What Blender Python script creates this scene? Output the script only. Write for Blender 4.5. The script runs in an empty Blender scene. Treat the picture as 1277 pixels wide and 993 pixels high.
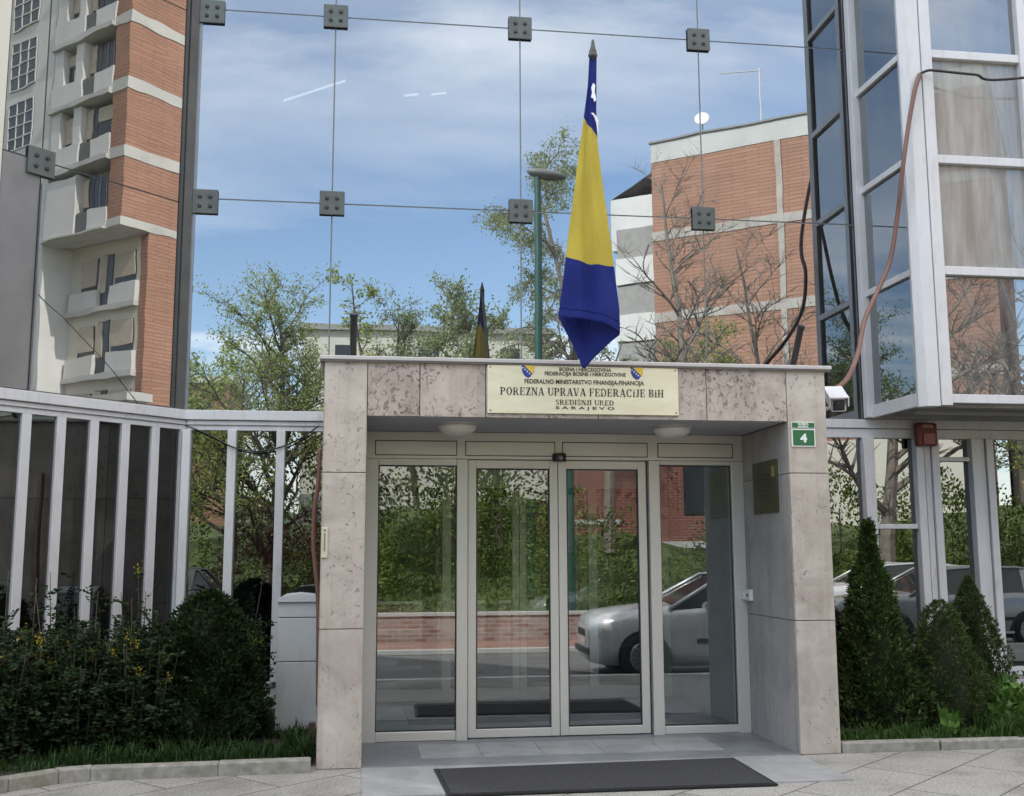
import bpy, bmesh, math, random
from mathutils import Vector, Matrix
import numpy as np
random.seed(7)
S = bpy.context.scene
C = bpy.data.collections.new('place'); S.collection.children.link(C)
R = math.radians

# ------------------------------------------------------------------ camera, sky, sun, exposure
F = 1347.0; PW, PH = 1277, 993
d_ = Vector((-191.5, 193.5, F)).normalized()
w_ = Vector((9497.5, 160.5, F)); w_ = (w_ - d_ * w_.dot(d_)).normalized()
u_ = w_.cross(d_).normalized()
if u_.y > 0: u_ = -u_
ROT = Matrix((w_, d_, u_))                       # camera (x right, y down, z forward) -> world
CAM = Vector((0, -8.605, 1.62))
cam = bpy.data.cameras.new('camera'); co = bpy.data.objects.new('camera', cam); C.objects.link(co)
cam.sensor_fit = 'HORIZONTAL'; cam.sensor_width = 36; cam.lens = 36 * F / PW
cam.clip_start = 0.1; cam.clip_end = 2000
rt, dn, fw = (ROT @ Vector(v) for v in ((1, 0, 0), (0, 1, 0), (0, 0, 1)))
M = Matrix((rt, -dn, -fw)).transposed().to_4x4(); M.translation = CAM; co.matrix_world = M
S.camera = co

SUN = Vector((-.58, .47, .67)).normalized()
sl = bpy.data.lights.new('sun', 'SUN'); so = bpy.data.objects.new('sun', sl); C.objects.link(so)
sl.energy = 3.3; sl.angle = R(.55); sl.color = (1, .95, .87)
so.rotation_euler = SUN.to_track_quat('Z', 'Y').to_euler()
so.location = SUN * 80

W = bpy.data.worlds.new('World'); S.world = W; W.use_nodes = True
nt = W.node_tree; nt.nodes.clear()
def N(t, nodetree=None, **kw):
    n = (nodetree or nt).nodes.new(t)
    for k, v in kw.items(): setattr(n, k, v)
    return n
out = N('ShaderNodeOutputWorld'); bg = N('ShaderNodeBackground'); sky = N('ShaderNodeTexSky')
sky.sky_type = 'NISHITA'; sky.sun_disc = False; sky.sun_elevation = math.asin(SUN.z); sky.sun_rotation = math.atan2(SUN.x, SUN.y)
sky.air_density = 1.0; sky.dust_density = .6; sky.ozone_density = 1.0
bg.inputs['Strength'].default_value = .15
tc = N('ShaderNodeTexCoord'); sep = N('ShaderNodeSeparateXYZ'); nt.links.new(tc.outputs['Generated'], sep.inputs[0])
zc = N('ShaderNodeMath', operation='MAXIMUM'); zc.inputs[1].default_value = .06; nt.links.new(sep.outputs['Z'], zc.inputs[0])
za = N('ShaderNodeMath', operation='ADD'); za.inputs[1].default_value = .12; nt.links.new(zc.outputs[0], za.inputs[0])
dv = []
for a in 'XY':
    m = N('ShaderNodeMath', operation='DIVIDE'); nt.links.new(sep.outputs[a], m.inputs[0]); nt.links.new(za.outputs[0], m.inputs[1]); dv.append(m)
cb = N('ShaderNodeCombineXYZ'); nt.links.new(dv[0].outputs[0], cb.inputs[0]); nt.links.new(dv[1].outputs[0], cb.inputs[1])
mp = N('ShaderNodeMapping'); mp.inputs['Scale'].default_value = (.55, 1.15, 1); mp.inputs['Rotation'].default_value = (0, 0, R(12)); mp.inputs['Location'].default_value = (3.1, 1.7, 0)
nt.links.new(cb.outputs[0], mp.inputs[0])
nz = N('ShaderNodeTexNoise'); nz.inputs['Scale'].default_value = .9; nz.inputs['Detail'].default_value = 9; nz.inputs['Roughness'].default_value = .56; nz.inputs['Distortion'].default_value = .35
nt.links.new(mp.outputs[0], nz.inputs['Vector'])
rp = N('ShaderNodeValToRGB'); rp.color_ramp.elements[0].position = .53; rp.color_ramp.elements[1].position = .68
nt.links.new(nz.outputs['Fac'], rp.inputs[0])
hi = N('ShaderNodeMapRange'); hi.inputs['From Min'].default_value = .40; hi.inputs['From Max'].default_value = .68; nt.links.new(sep.outputs['Z'], hi.inputs[0])   # cloud sheet closes overhead, added above the view to neutralise the blue skylight
ad_ = N('ShaderNodeMath', operation='MULTIPLY_ADD'); ad_.inputs[1].default_value = .8; nt.links.new(hi.outputs[0], ad_.inputs[0])
bnd = N('ShaderNodeValToRGB'); eb = bnd.color_ramp.elements; eb.new(.30); eb.new(.38); eb[0].position = .22; eb[3].position = .46   # a clear band between low streaks and the high sheet
for e_i, v_i in zip(eb, (1.2, .35, .30, 1.15)): e_i.color = (v_i,) * 3 + (1,)
nt.links.new(sep.outputs['Z'], bnd.inputs[0]); bm2 = N('ShaderNodeMath', operation='MULTIPLY'); nt.links.new(rp.outputs[0], bm2.inputs[0]); nt.links.new(bnd.outputs[0], bm2.inputs[1]); nt.links.new(bm2.outputs[0], ad_.inputs[2])
cm = N('ShaderNodeMath', operation='MULTIPLY'); cm.use_clamp = True; cm.inputs[1].default_value = .85; nt.links.new(ad_.outputs[0], cm.inputs[0])
mx = N('ShaderNodeMixRGB'); nt.links.new(cm.outputs[0], mx.inputs[0]); nt.links.new(sky.outputs[0], mx.inputs[1]); mx.inputs[2].default_value = (8.4, 8.2, 7.9, 1)
nt.links.new(mx.outputs[0], bg.inputs[0]); nt.links.new(bg.outputs[0], out.inputs[0])

S.view_settings.view_transform = 'Standard'; S.view_settings.look = 'None'
S.view_settings.exposure = 1.7; S.view_settings.gamma = 1; S.view_settings.use_curve_mapping = False
S.cycles.max_bounces = 10; S.cycles.glossy_bounces = 6; S.cycles.transparent_max_bounces = 10; S.cycles.diffuse_bounces = 3
S.cycles.caustics_reflective = False; S.cycles.caustics_refractive = False

# ------------------------------------------------------------------ materials
def mat(name):
    m = bpy.data.materials.new(name); m.use_nodes = True; m.node_tree.nodes.clear(); return m
def P(m, base=(.5, .5, .5), rough=.6, metal=0, spec=.5):
    t = m.node_tree; o = t.nodes.new('ShaderNodeOutputMaterial'); p = t.nodes.new('ShaderNodeBsdfPrincipled')
    p.inputs['Base Color'].default_value = (*base, 1); p.inputs['Roughness'].default_value = rough
    p.inputs['Metallic'].default_value = metal; p.inputs['Specular IOR Level'].default_value = spec
    t.links.new(p.outputs[0], o.inputs[0]); return p
def noise(t, scale, detail=5, rough=.55, coord='Object', mscale=None, dist=0):
    c = t.nodes.new('ShaderNodeTexCoord'); n = t.nodes.new('ShaderNodeTexNoise')
    n.inputs['Scale'].default_value = scale; n.inputs['Detail'].default_value = detail; n.inputs['Roughness'].default_value = rough; n.inputs['Distortion'].default_value = dist
    if mscale:
        mp = t.nodes.new('ShaderNodeMapping'); mp.inputs['Scale'].default_value = mscale
        t.links.new(c.outputs[coord], mp.inputs[0]); t.links.new(mp.outputs[0], n.inputs['Vector'])
    else: t.links.new(c.outputs[coord], n.inputs['Vector'])
    return n.outputs['Fac']
def ramp(t, fac, stops):
    r = t.nodes.new('ShaderNodeValToRGB'); e = r.color_ramp.elements
    while len(e) < len(stops): e.new(.5)
    for x, (p, c) in zip(e, stops): x.position = p; x.color = (*c, 1) if len(c) == 3 else c
    t.links.new(fac, r.inputs[0]); return r.outputs[0]
def mixc(t, fac, a, b, mode='MIX'):
    m = t.nodes.new('ShaderNodeMixRGB'); m.blend_type = mode
    for s, v in zip(m.inputs, (fac, a, b)):
        if isinstance(v, (int, float)): s.default_value = v
        elif isinstance(v, tuple): s.default_value = (*v, 1)
        else: t.links.new(v, s)
    return m.outputs[0]
def bump(t, p, h, dist=.004, strength=.6):
    b = t.nodes.new('ShaderNodeBump'); b.inputs['Distance'].default_value = dist; b.inputs['Strength'].default_value = strength
    t.links.new(h, b.inputs['Height']); t.links.new(b.outputs[0], p.inputs['Normal'])
def simple(name, c, rough=.6, metal=0, var=.12, scale=3, bmp=0, dirt=None):
    m = mat(name); p = P(m, c, rough, metal); t = m.node_tree
    f = noise(t, scale, 6)
    a = tuple(x * (1 - var) for x in c); b = tuple(min(1, x * (1 + var)) for x in c)
    col = ramp(t, f, [(.3, a), (.7, b)])
    if dirt:
        g = noise(t, dirt[1], 6, .65, mscale=dirt[3] if len(dirt) > 3 else None); k = ramp(t, g, [(.52, (0, 0, 0)), (.75, (1, 1, 1))])
        k2 = mixc(t, 1.0, k, (dirt[2],) * 3, 'MULTIPLY'); col = mixc(t, k2, col, dirt[0])
    t.links.new(col, p.inputs['Base Color'])
    if bmp: bump(t, p, noise(t, scale * 20, 3), bmp)
    return m
def leafmat(name, stops, rough=.45, trans=.25):
    m = mat(name); t = m.node_tree; p = P(m, (.1, .2, .05), rough, spec=.18)
    g = t.nodes.new('ShaderNodeNewGeometry'); c = ramp(t, g.outputs['Random Per Island'], stops); t.links.new(c, p.inputs['Base Color'])
    if trans:
        o = [n for n in t.nodes if n.type == 'OUTPUT_MATERIAL'][0]; tr = t.nodes.new('ShaderNodeBsdfTranslucent'); t.links.new(c, tr.inputs[0])
        ms = t.nodes.new('ShaderNodeMixShader'); ms.inputs[0].default_value = trans
        t.links.new(p.outputs[0], ms.inputs[1]); t.links.new(tr.outputs[0], ms.inputs[2]); t.links.new(ms.outputs[0], o.inputs[0])
    return m
def glassmat(name, f0, tint, wav=0, wscale=2.0, wstretch=(1, 1, 1), rcol=(.93, .97, 1), dust=0, maxf=.8, dmin=.18):
    m = mat(name); t = m.node_tree; o = t.nodes.new('ShaderNodeOutputMaterial')
    gl = t.nodes.new('ShaderNodeBsdfGlossy'); gl.inputs['Roughness'].default_value = 0.0; gl.inputs['Color'].default_value = (*rcol, 1)
    tr = t.nodes.new('ShaderNodeBsdfTransparent'); tr.inputs[0].default_value = (*tint, 1)
    lw = t.nodes.new('ShaderNodeLayerWeight'); lw.inputs[0].default_value = .5
    pw = t.nodes.new('ShaderNodeMath'); pw.operation = 'POWER'; pw.inputs[1].default_value = 4; t.links.new(lw.outputs['Facing'], pw.inputs[0])
    ma = t.nodes.new('ShaderNodeMath'); ma.operation = 'MULTIPLY_ADD'; ma.inputs[1].default_value = maxf - f0; ma.inputs[2].default_value = f0; t.links.new(pw.outputs[0], ma.inputs[0])
    ms = t.nodes.new('ShaderNodeMixShader'); t.links.new(ma.outputs[0], ms.inputs[0]); t.links.new(tr.outputs[0], ms.inputs[1]); t.links.new(gl.outputs[0], ms.inputs[2])
    last = ms.outputs[0]
    if wav:
        b = t.nodes.new('ShaderNodeBump'); b.inputs['Strength'].default_value = 1; b.inputs['Distance'].default_value = wav
        t.links.new(noise(t, wscale, 1.5, .4, mscale=wstretch), b.inputs['Height']); t.links.new(b.outputs[0], gl.inputs['Normal'])
    if dust:
        df = t.nodes.new('ShaderNodeBsdfDiffuse'); df.inputs[0].default_value = (.45, .44, .42, 1)
        k = ramp(t, noise(t, 2.2, 8, .65, mscale=(3, 3, .35)), [(.36, (dmin,) * 3), (.8, (1, 1, 1))])
        mm = t.nodes.new('ShaderNodeMath'); mm.operation = 'MULTIPLY'; mm.inputs[1].default_value = dust; t.links.new(k, mm.inputs[0])
        m2 = t.nodes.new('ShaderNodeMixShader'); t.links.new(mm.outputs[0], m2.inputs[0]); t.links.new(last, m2.inputs[1]); t.links.new(df.outputs[0], m2.inputs[2]); last = m2.outputs[0]
    t.links.new(last, o.inputs[0]); return m

G_FACADE = glassmat('facade_glass', .31, (.22, .25, .27), wav=.0004, wscale=1.6, wstretch=(1, 1, 1), rcol=(.90, .96, 1), dust=.06)
G_WING = glassmat('wing_glass', .25, (.12, .13, .14), wav=.0005, wscale=1.7, wstretch=(1, 1, 1.6), rcol=(.98, .98, .96), dust=.06)
G_LOW = glassmat('ground_floor_glass', .23, (.10, .17, .17), wav=.0002, wscale=1.2)
G_LOWDARK = glassmat('dark_ground_floor_glass', .16, (.05, .055, .055), wav=.0004, wscale=1.6)
G_BAY = glassmat('bay_glass', .22, (.14, .16, .17), wav=.0003, wscale=1.6, dust=.30)
G_BAYMILK = glassmat('milky_bay_glass', .11, (.10, .11, .12), wav=.0003, wscale=1.6, dust=.9, dmin=.42)
G_BAYSIDE = glassmat('bay_side_glass', .30, (.12, .18, .20), wav=.0005, wscale=1.6, rcol=(.90, .95, 1), dust=.10)
G_DOOR = glassmat('door_glass', .20, (.85, .89, .87), wav=.0001, wscale=1.2)
ALU = simple('white_aluminium', (.56, .555, .565), .38, 0, .05, 2, dirt=((.34, .32, .30), 5, .45, (3, 3, .6)))
ALU_DK = simple('grey_aluminium', (.20, .21, .22), .4, .2, .1)
CHAMP = simple('champagne_aluminium', (.58, .57, .535), .34, .35, .04, 2)
STEEL = simple('grey_cast_plate', (.085, .095, .088), .5, .3, .15, 8)
BLACK = simple('black_plastic', (.012, .012, .014), .4, 0, .1)
GASKET = simple('dark_gasket', (.03, .03, .032), .6)
def travertine(name, base=(.455, .41, .365), dark=(.34, .295, .26), pit=.75, light=(.545, .50, .45), thr=.61):
    m = mat(name); p = P(m, base, .62, spec=.3); t = m.node_tree
    oi = t.nodes.new('ShaderNodeObjectInfo')
    tg = t.nodes.new('ShaderNodeTexCoord'); gi = t.nodes.new('ShaderNodeNewGeometry'); va = t.nodes.new('ShaderNodeVectorMath'); va.operation = 'MULTIPLY_ADD'
    cbx = t.nodes.new('ShaderNodeCombineXYZ'); t.links.new(gi.outputs['Random Per Island'], cbx.inputs[0]); t.links.new(gi.outputs['Random Per Island'], cbx.inputs[2])
    va.inputs[1].default_value = (23, 1, 17); t.links.new(cbx.outputs[0], va.inputs[0]); t.links.new(tg.outputs['Object'], va.inputs[2])     # each slab cut from its own place in the stone
    def nz_(scale, det, rg, dist=0, ms=None):
        n = t.nodes.new('ShaderNodeTexNoise'); n.inputs['Scale'].default_value = scale; n.inputs['Detail'].default_value = det; n.inputs['Roughness'].default_value = rg; n.inputs['Distortion'].default_value = dist
        if ms:
            q = t.nodes.new('ShaderNodeMapping'); q.inputs['Scale'].default_value = ms; t.links.new(va.outputs[0], q.inputs[0]); t.links.new(q.outputs[0], n.inputs['Vector'])
        else: t.links.new(va.outputs[0], n.inputs['Vector'])
        return n.outputs['Fac']
    cl = ramp(t, nz_(2.6, 8, .62, .6), [(.30, dark), (.5, base), (.72, light)])
    st = ramp(t, nz_(1.3, 6, .6), [(.40, (1, 1, 1)), (.72, (.80, .77, .75))])
    c = mixc(t, 1.0, cl, st, 'MULTIPLY')
    c = mixc(t, 1.0, c, ramp(t, gi.outputs['Random Per Island'], [(0, (.86, .85, .85)), (1, (1.06, 1.05, 1.04))]), 'MULTIPLY')
    drip = ramp(t, noise(t, 1.0, 6, .65, mscale=(9, 9, .45)), [(.50, (1, 1, 1)), (.70, (.80, .79, .77))])
    c = mixc(t, 1.0, c, drip, 'MULTIPLY')
    pits = ramp(t, nz_(27, 4, .65, 1.0, (1, 1, .8)), [(thr, (0, 0, 0)), (thr + .04, (1, 1, 1))])
    zone = ramp(t, nz_(1.9, 4, .6, .8), [(.40, (0, 0, 0)), (.58, (1, 1, 1))])
    pm = mixc(t, 1.0, pits, zone, 'MULTIPLY'); pm = mixc(t, 1.0, pm, (pit,) * 3, 'MULTIPLY')
    c = mixc(t, pm, c, (.15, .12, .11)); t.links.new(c, p.inputs['Base Color'])
    inv = t.nodes.new('ShaderNodeInvert'); t.links.new(pm, inv.inputs['Color']); bump(t, p, inv.outputs[0], .006, .8)
    return m
TRAV = travertine('pink_travertine')
TRAV_P = travertine('pitted_travertine', (.455, .395, .355), (.31, .255, .225), .85, (.55, .49, .44), .555)
TRAV_G = travertine('grey_stone_lining', (.33, .318, .31), (.25, .243, .238), .25, (.40, .39, .38))
RENDER_G = simple('grey_soffit_render', (.36, .37, .39), .8, 0, .05)
def brickmat(name, c1, c2, mortar, scale=1.0, bw=.25, rh=.075):
    m = mat(name); p = P(m, c1, .85, spec=.2); t = m.node_tree
    tcx = t.nodes.new('ShaderNodeTexCoord'); sp = t.nodes.new('ShaderNodeSeparateXYZ'); t.links.new(tcx.outputs['Object'], sp.inputs[0])
    cb = t.nodes.new('ShaderNodeCombineXYZ'); ad = t.nodes.new('ShaderNodeMath'); ad.operation = 'ADD'
    t.links.new(sp.outputs['X'], ad.inputs[0]); t.links.new(sp.outputs['Y'], ad.inputs[1]); t.links.new(ad.outputs[0], cb.inputs[0]); t.links.new(sp.outputs['Z'], cb.inputs[1])
    b = t.nodes.new('ShaderNodeTexBrick'); b.inputs['Scale'].default_value = scale; b.inputs['Brick Width'].default_value = bw; b.inputs['Row Height'].default_value = rh
    b.inputs['Mortar Size'].default_value = .02 if bw > .5 else .012; b.inputs['Color1'].default_value = (*c1, 1); b.inputs['Color2'].default_value = (*c2, 1); b.inputs['Mortar'].default_value = (*mortar, 1)
    t.links.new(cb.outputs[0], b.inputs['Vector'])
    k = ramp(t, noise(t, .5, 5), [(.3, (.82, .82, .82)), (.7, (1.0, 1.0, 1.0))])
    t.links.new(mixc(t, 1.0, b.outputs['Color'], k, 'MULTIPLY'), p.inputs['Base Color']); bump(t, p, b.outputs['Fac'], -.01, .5)
    return m
BRICK = brickmat('orange_brick', (.43, .235, .17), (.37, .20, .14), (.25, .155, .115), 1, 1.3, .17)
BRICK_DK = brickmat('red_brick', (.30, .09, .06), (.24, .07, .05), (.28, .22, .2))
RENDER_W = simple('white_render', (.62, .62, .61), .85, 0, .06, .4, dirt=((.42, .40, .37), .5, .5, (1, 1, .3)))
RENDER_C = simple('cream_render', (.60, .57, .49), .85, 0, .06, .5)
CONC = simple('pale_concrete', (.50, .50, .48), .85, 0, .08, .6, dirt=((.33, .32, .30), .8, .6))
BANDP = simple('weathered_band', (.40, .37, .34), .9, 0, .15, .8, dirt=((.34, .24, .19), .7, .7))
SHUTTER = simple('beige_shutter', (.48, .42, .34), .7, 0, .1)
WINDARK = simple('dark_window_glass', (.025, .03, .035), .22, 0, .2)
BARK = simple('bark', (.085, .07, .055), .9, 0, .3, 6, .01)
BARK_L = simple('pale_bark', (.20, .17, .14), .9, 0, .3, 6, .01)
HOSE = simple('brown_hose', (.15, .072, .052), .5, 0, .2)
CABLE = simple('black_cable', (.012, .012, .013), .5)
DARKIN = simple('interior_wall', (.22, .21, .20), .9)
FLOORIN = simple('interior_floor', (.20, .20, .20), .4)

# ------------------------------------------------------------------ object helpers
def link(o, parent=None):
    C.objects.link(o)
    if parent: o.parent = parent
    return o
def tag(o, label=None, cat=None, group=None, kind=None):
    for k, v in (('label', label), ('category', cat), ('group', group), ('kind', kind)):
        if v: o[k] = v
    return o
def thing(name, label, cat, loc=(0, 0, 0), rz=0, group=None):
    o = bpy.data.objects.new(name, None); o.location = loc; o.rotation_euler = (0, 0, rz); o.empty_display_size = .1
    link(o); return tag(o, label, cat, group)
class MB:
    def __init__(s): s.v = []; s.f = []; s.m = []
    def add(s, vs, fs, mi=0):
        b = len(s.v); s.v.extend([tuple(v) for v in vs]); s.f.extend([tuple(b + i for i in f) for f in fs]); s.m.extend([mi] * len(fs)); return s
    def box(s, a, b, mi=0, rz=0, piv=None):
        x0, y0, z0 = (min(p, q) for p, q in zip(a, b)); x1, y1, z1 = (max(p, q) for p, q in zip(a, b))
        vs = [(x, y, z) for z in (z0, z1) for y in (y0, y1) for x in (x0, x1)]
        if rz:
            px, py = piv or ((x0 + x1) / 2, (y0 + y1) / 2); c_, s_ = math.cos(rz), math.sin(rz)
            vs = [(px + (x - px) * c_ - (y - py) * s_, py + (x - px) * s_ + (y - py) * c_, z) for x, y, z in vs]
        return s.add(vs, [(0, 2, 3, 1), (4, 5, 7, 6), (0, 1, 5, 4), (2, 6, 7, 3), (0, 4, 6, 2), (1, 3, 7, 5)], mi)
    def obox(s, o, ax, ay, az, mi=0):
        o, ax, ay, az = map(Vector, (o, ax, ay, az))
        vs = [o + ax * i + ay * j + az * k for k in (0, 1) for j in (0, 1) for i in (0, 1)]
        return s.add(vs, [(0, 2, 3, 1), (4, 5, 7, 6), (0, 1, 5, 4), (2, 6, 7, 3), (0, 4, 6, 2), (1, 3, 7, 5)], mi)
    def quad(s, a, b, c, d, mi=0): return s.add([a, b, c, d], [(0, 1, 2, 3)], mi)
    def poly(s, pts, mi=0): return s.add(pts, [tuple(range(len(pts)))], mi)
    def prism(s, pts, z0, z1, mi=0):
        n = len(pts); vs = [(x, y, z0) for x, y in pts] + [(x, y, z1) for x, y in pts]
        return s.add(vs, [tuple(range(n - 1, -1, -1)), tuple(range(n, 2 * n))] + [(i, (i + 1) % n, n + (i + 1) % n, n + i) for i in range(n)], mi)
    def tube(s, pts, r, n=8, mi=0, cap=True):
        pts = [Vector(p) for p in pts]; rs = r if isinstance(r, (list, tuple)) else [r] * len(pts)
        vs = []; up = None
        for i, p in enumerate(pts):
            t = (pts[min(i + 1, len(pts) - 1)] - pts[max(i - 1, 0)])
            t = t.normalized() if t.length > 1e-9 else Vector((0, 0, 1))
            if up is None: up = t.orthogonal().normalized()
            up = (up - t * up.dot(t)); up = up.normalized() if up.length > 1e-6 else t.orthogonal().normalized()
            sd = t.cross(up)
            for k in range(n):
                a = 2 * math.pi * k / n; vs.append(p + (up * math.cos(a) + sd * math.sin(a)) * rs[i])
        fs = [(i * n + k, i * n + (k + 1) % n, (i + 1) * n + (k + 1) % n, (i + 1) * n + k) for i in range(len(pts) - 1) for k in range(n)]
        if cap: fs += [tuple(range(n - 1, -1, -1)), tuple((len(pts) - 1) * n + k for k in range(n))]
        return s.add(vs, fs, mi)
    def lathe(s, prof, o=(0, 0, 0), axis=(0, 0, 1), n=24, mi=0):
        ax = Vector(axis).normalized(); u = ax.orthogonal().normalized(); v = ax.cross(u); o = Vector(o)
        vs = [o + ax * h + (u * math.cos(2 * math.pi * k / n) + v * math.sin(2 * math.pi * k / n)) * r for r, h in prof for k in range(n)]
        fs = [(i * n + k, i * n + (k + 1) % n, (i + 1) * n + (k + 1) % n, (i + 1) * n + k) for i in range(len(prof) - 1) for k in range(n)]
        fs += [tuple(range(n - 1, -1, -1)), tuple((len(prof) - 1) * n + k for k in range(n))]
        return s.add(vs, fs, mi)
    def build(s, name, mats, parent=None, smooth=False, bevel=0, kind=None):
        me = bpy.data.meshes.new(name); me.from_pydata(s.v, [], s.f)
        for m in (mats if isinstance(mats, (list, tuple)) else [mats]): me.materials.append(m)
        if any(s.m): me.polygons.foreach_set('material_index', s.m)
        if smooth: me.polygons.foreach_set('use_smooth', [True] * len(s.f))
        me.update(); o = link(bpy.data.objects.new(name, me), parent)
        if bevel:
            b = o.modifiers.new('bevel', 'BEVEL'); b.width = bevel; b.segments = 2; b.limit_method = 'ANGLE'
        if kind: o['kind'] = kind
        return o
def recentre(o):
    """put an object's origin at the base of its own mesh"""
    me = o.data; n = len(me.vertices); a = np.empty(n * 3); me.vertices.foreach_get('co', a); a = a.reshape(-1, 3)
    c = (a.min(0) + a.max(0)) / 2; c[2] = a[:, 2].min(); me.vertices.foreach_set('co', (a - c).ravel()); o.location = Vector(o.location) + Vector(c); return o
def struct(name, mb, m, **k): return mb.build(name, m, kind='structure', **k)

# ------------------------------------------------------------------ ground
YG = 3.0
def sidewalk_mat():
    m = mat('aggregate_slabs'); p = P(m, (.3, .3, .3), .85, spec=.25); t = m.node_tree
    f = ramp(t, noise(t, 55, 4, .7), [(.34, (.18, .175, .165)), (.5, (.28, .272, .258)), (.66, (.40, .39, .37))])
    k = ramp(t, noise(t, 1.4, 9, .68, dist=.4), [(.34, (.62, .61, .59)), (.52, (.95, .95, .94)), (.7, (1.08, 1.08, 1.06))])
    c = mixc(t, 1.0, f, k, 'MULTIPLY')
    tcx = t.nodes.new('ShaderNodeTexCoord'); mp = t.nodes.new('ShaderNodeMapping'); mp.inputs['Rotation'].default_value = (0, 0, R(-41)); mp.inputs['Location'].default_value = (.22, .10, 0)
    t.links.new(tcx.outputs['Object'], mp.inputs[0])
    b = t.nodes.new('ShaderNodeTexBrick'); b.offset = .5; b.inputs['Scale'].default_value = 1; b.inputs['Brick Width'].default_value = 1.1; b.inputs['Row Height'].default_value = .56
    b.inputs['Mortar Size'].default_value = .007; b.inputs['Color1'].default_value = (1, 1, 1, 1); b.inputs['Color2'].default_value = (.9, .9, .9, 1); b.inputs['Mortar'].default_value = (.28, .27, .25, 1)
    t.links.new(mp.outputs[0], b.inputs['Vector']); t.links.new(mixc(t, 1.0, c, b.outputs['Color'], 'MULTIPLY'), p.inputs['Base Color'])
    bump(t, p, noise(t, 60, 3), .004, .5); return m
ROAD = simple('asphalt', (.15, .148, .145), .85, 0, .12, 2, .004)
SOIL = simple('bed_soil', (.035, .028, .02), .95, 0, .3, 6, .02)
struct('ground', MB().quad((-500, -500, -.125), (500, -500, -.125), (500, 500, -.125), (-500, 500, -.125)), simple('far_ground', (.16, .17, .12), .9))
struct('road', MB().quad((-90, -8.2, -.12), (90, -8.2, -.12), (90, -3.5, -.12), (-90, -3.5, -.12)), ROAD)
struct('sidewalk', MB().box((-60, -3.45, -.11), (60, 14, 0)), sidewalk_mat())
struct('street_kerb', MB().box((-60, -3.6, -.118), (60, -3.45, .004)), CONC, bevel=.01)
struct('far_pavement', MB().quad((-90, -10.8, -.11), (90, -10.8, -.11), (90, -8.2, -.11), (-90, -8.2, -.11)), simple('reddish_pavers', (.30, .17, .13), .9, 0, .2, 1))
struct('far_kerb', MB().box((-90, -8.28, -.118), (90, -8.14, -.03)), CONC, bevel=.01)
# entrance marble
def marble(name, c, s=.1):
    m = mat(name); p = P(m, c, .42, spec=.45); t = m.node_tree
    a = ramp(t, noise(t, 3.2, 9, .68, dist=1.4), [(.3, tuple(x * .72 for x in c)), (.55, c), (.75, tuple(min(1, x * 1.25) for x in c))]); t.links.new(a, p.inputs['Base Color']); return m
MARB_D = marble('grey_marble', (.17, .18, .195)); MARB_L = marble('pale_marble', (.28, .284, .29))
struct('entrance_floor', MB().box((.05, -.02, -.05), (3.55, 5.6, .004)), MARB_D)
m_ = MB()
for i in range(5): m_.box((.52 + i * .5, .30, -.02), (1.014 + i * .5, .91, .008))
m_.box((.05, -1.02, -.02), (.61, -.025, .008)); m_.box((2.93, -1.0, -.02), (3.53, -.025, .008)); m_.box((.613, -1.01, -.02), (2.927, -.025, .006))
struct('entrance_paving', m_, MARB_L)
# planting beds
kl = [(-.33, .0), (-1.0, -.02), (-1.9, -.05), (-2.15, -.13), (-2.45, -.38), (-2.9, -1.0), (-3.5, -1.8), (-5.5, -4.0)]
def offs(path, d):
    o = []
    for i, p in enumerate(path):
        a = Vector(path[max(i - 1, 0)]); b = Vector(path[min(i + 1, len(path) - 1)]); t = (b - a).normalized(); o.append((p[0] + t.y * d, p[1] - t.x * d))
    return o
inner = offs(kl, -.12)
KERB = simple('bed_kerb_concrete', (.24, .23, .205), .9, 0, .3, 14, .006, dirt=((.10, .11, .06), 4, .7))
m_ = MB(); z0, z1 = -.02, .098
for i in range(len(kl) - 1):
    a, b, c, e = kl[i], kl[i + 1], inner[i + 1], inner[i]
    m_.prism([a, e, c, b], z0, z1 - .004 * (i % 2))
struct('bed_kerb', m_, KERB, bevel=.012)
m_ = MB()
for i in range(7):
    m_.box((3.91 + i * .86, .0, -.02), (4.755 + i * .86, .12, .082 - .004 * (i % 2)))
struct('bed_kerb', m_, KERB, bevel=.012)
struct('planting_bed', MB().poly([(x, y, .06) for x, y in [(-.33, 2.95), (-.33, .1)] + [(-1.0, .09), (-1.9, .06), (-2.2, -.05), (-2.6, -.45), (-3.0, -1.05), (-3.6, -1.85), (-5.6, -4.1), (-9, -4.1), (-9, 2.95)]][::-1]), SOIL)
struct('planting_bed', MB().poly([(3.9, .1, .06), (12, .1, .06), (12, 2.95, .06), (3.9, 2.95, .06)]), SOIL)
# far bank rising behind the low wall
m_ = MB(); nx, ny = 60, 14
zz = lambda x, y: (0 if y > -10.9 else min(1, (-10.9 - y) / 9)) * (2.6 + .5 * math.sin(x * .3) + .3 * math.sin(x * .9 + y)) + (.0 if y > -20 else (-20 - y) * .04) - .1
vs = []
ys = [-10.9, -11.4, -12, -12.7, -13.5, -14.5, -15.5, -17, -19, -22, -27, -35, -50, -80, -140]
for y in ys:
    for i in range(nx + 1):
        x = -70 + i * 140 / nx; vs.append((x, y, zz(x, y)))
m_.add(vs, [(j * (nx + 1) + i, j * (nx + 1) + i + 1, (j + 1) * (nx + 1) + i + 1, (j + 1) * (nx + 1) + i) for j in range(len(ys) - 1) for i in range(nx)])
struct('grass_bank', m_, simple('bank_grass', (.07, .10, .03), .95, 0, .5, 2.5))

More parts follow.
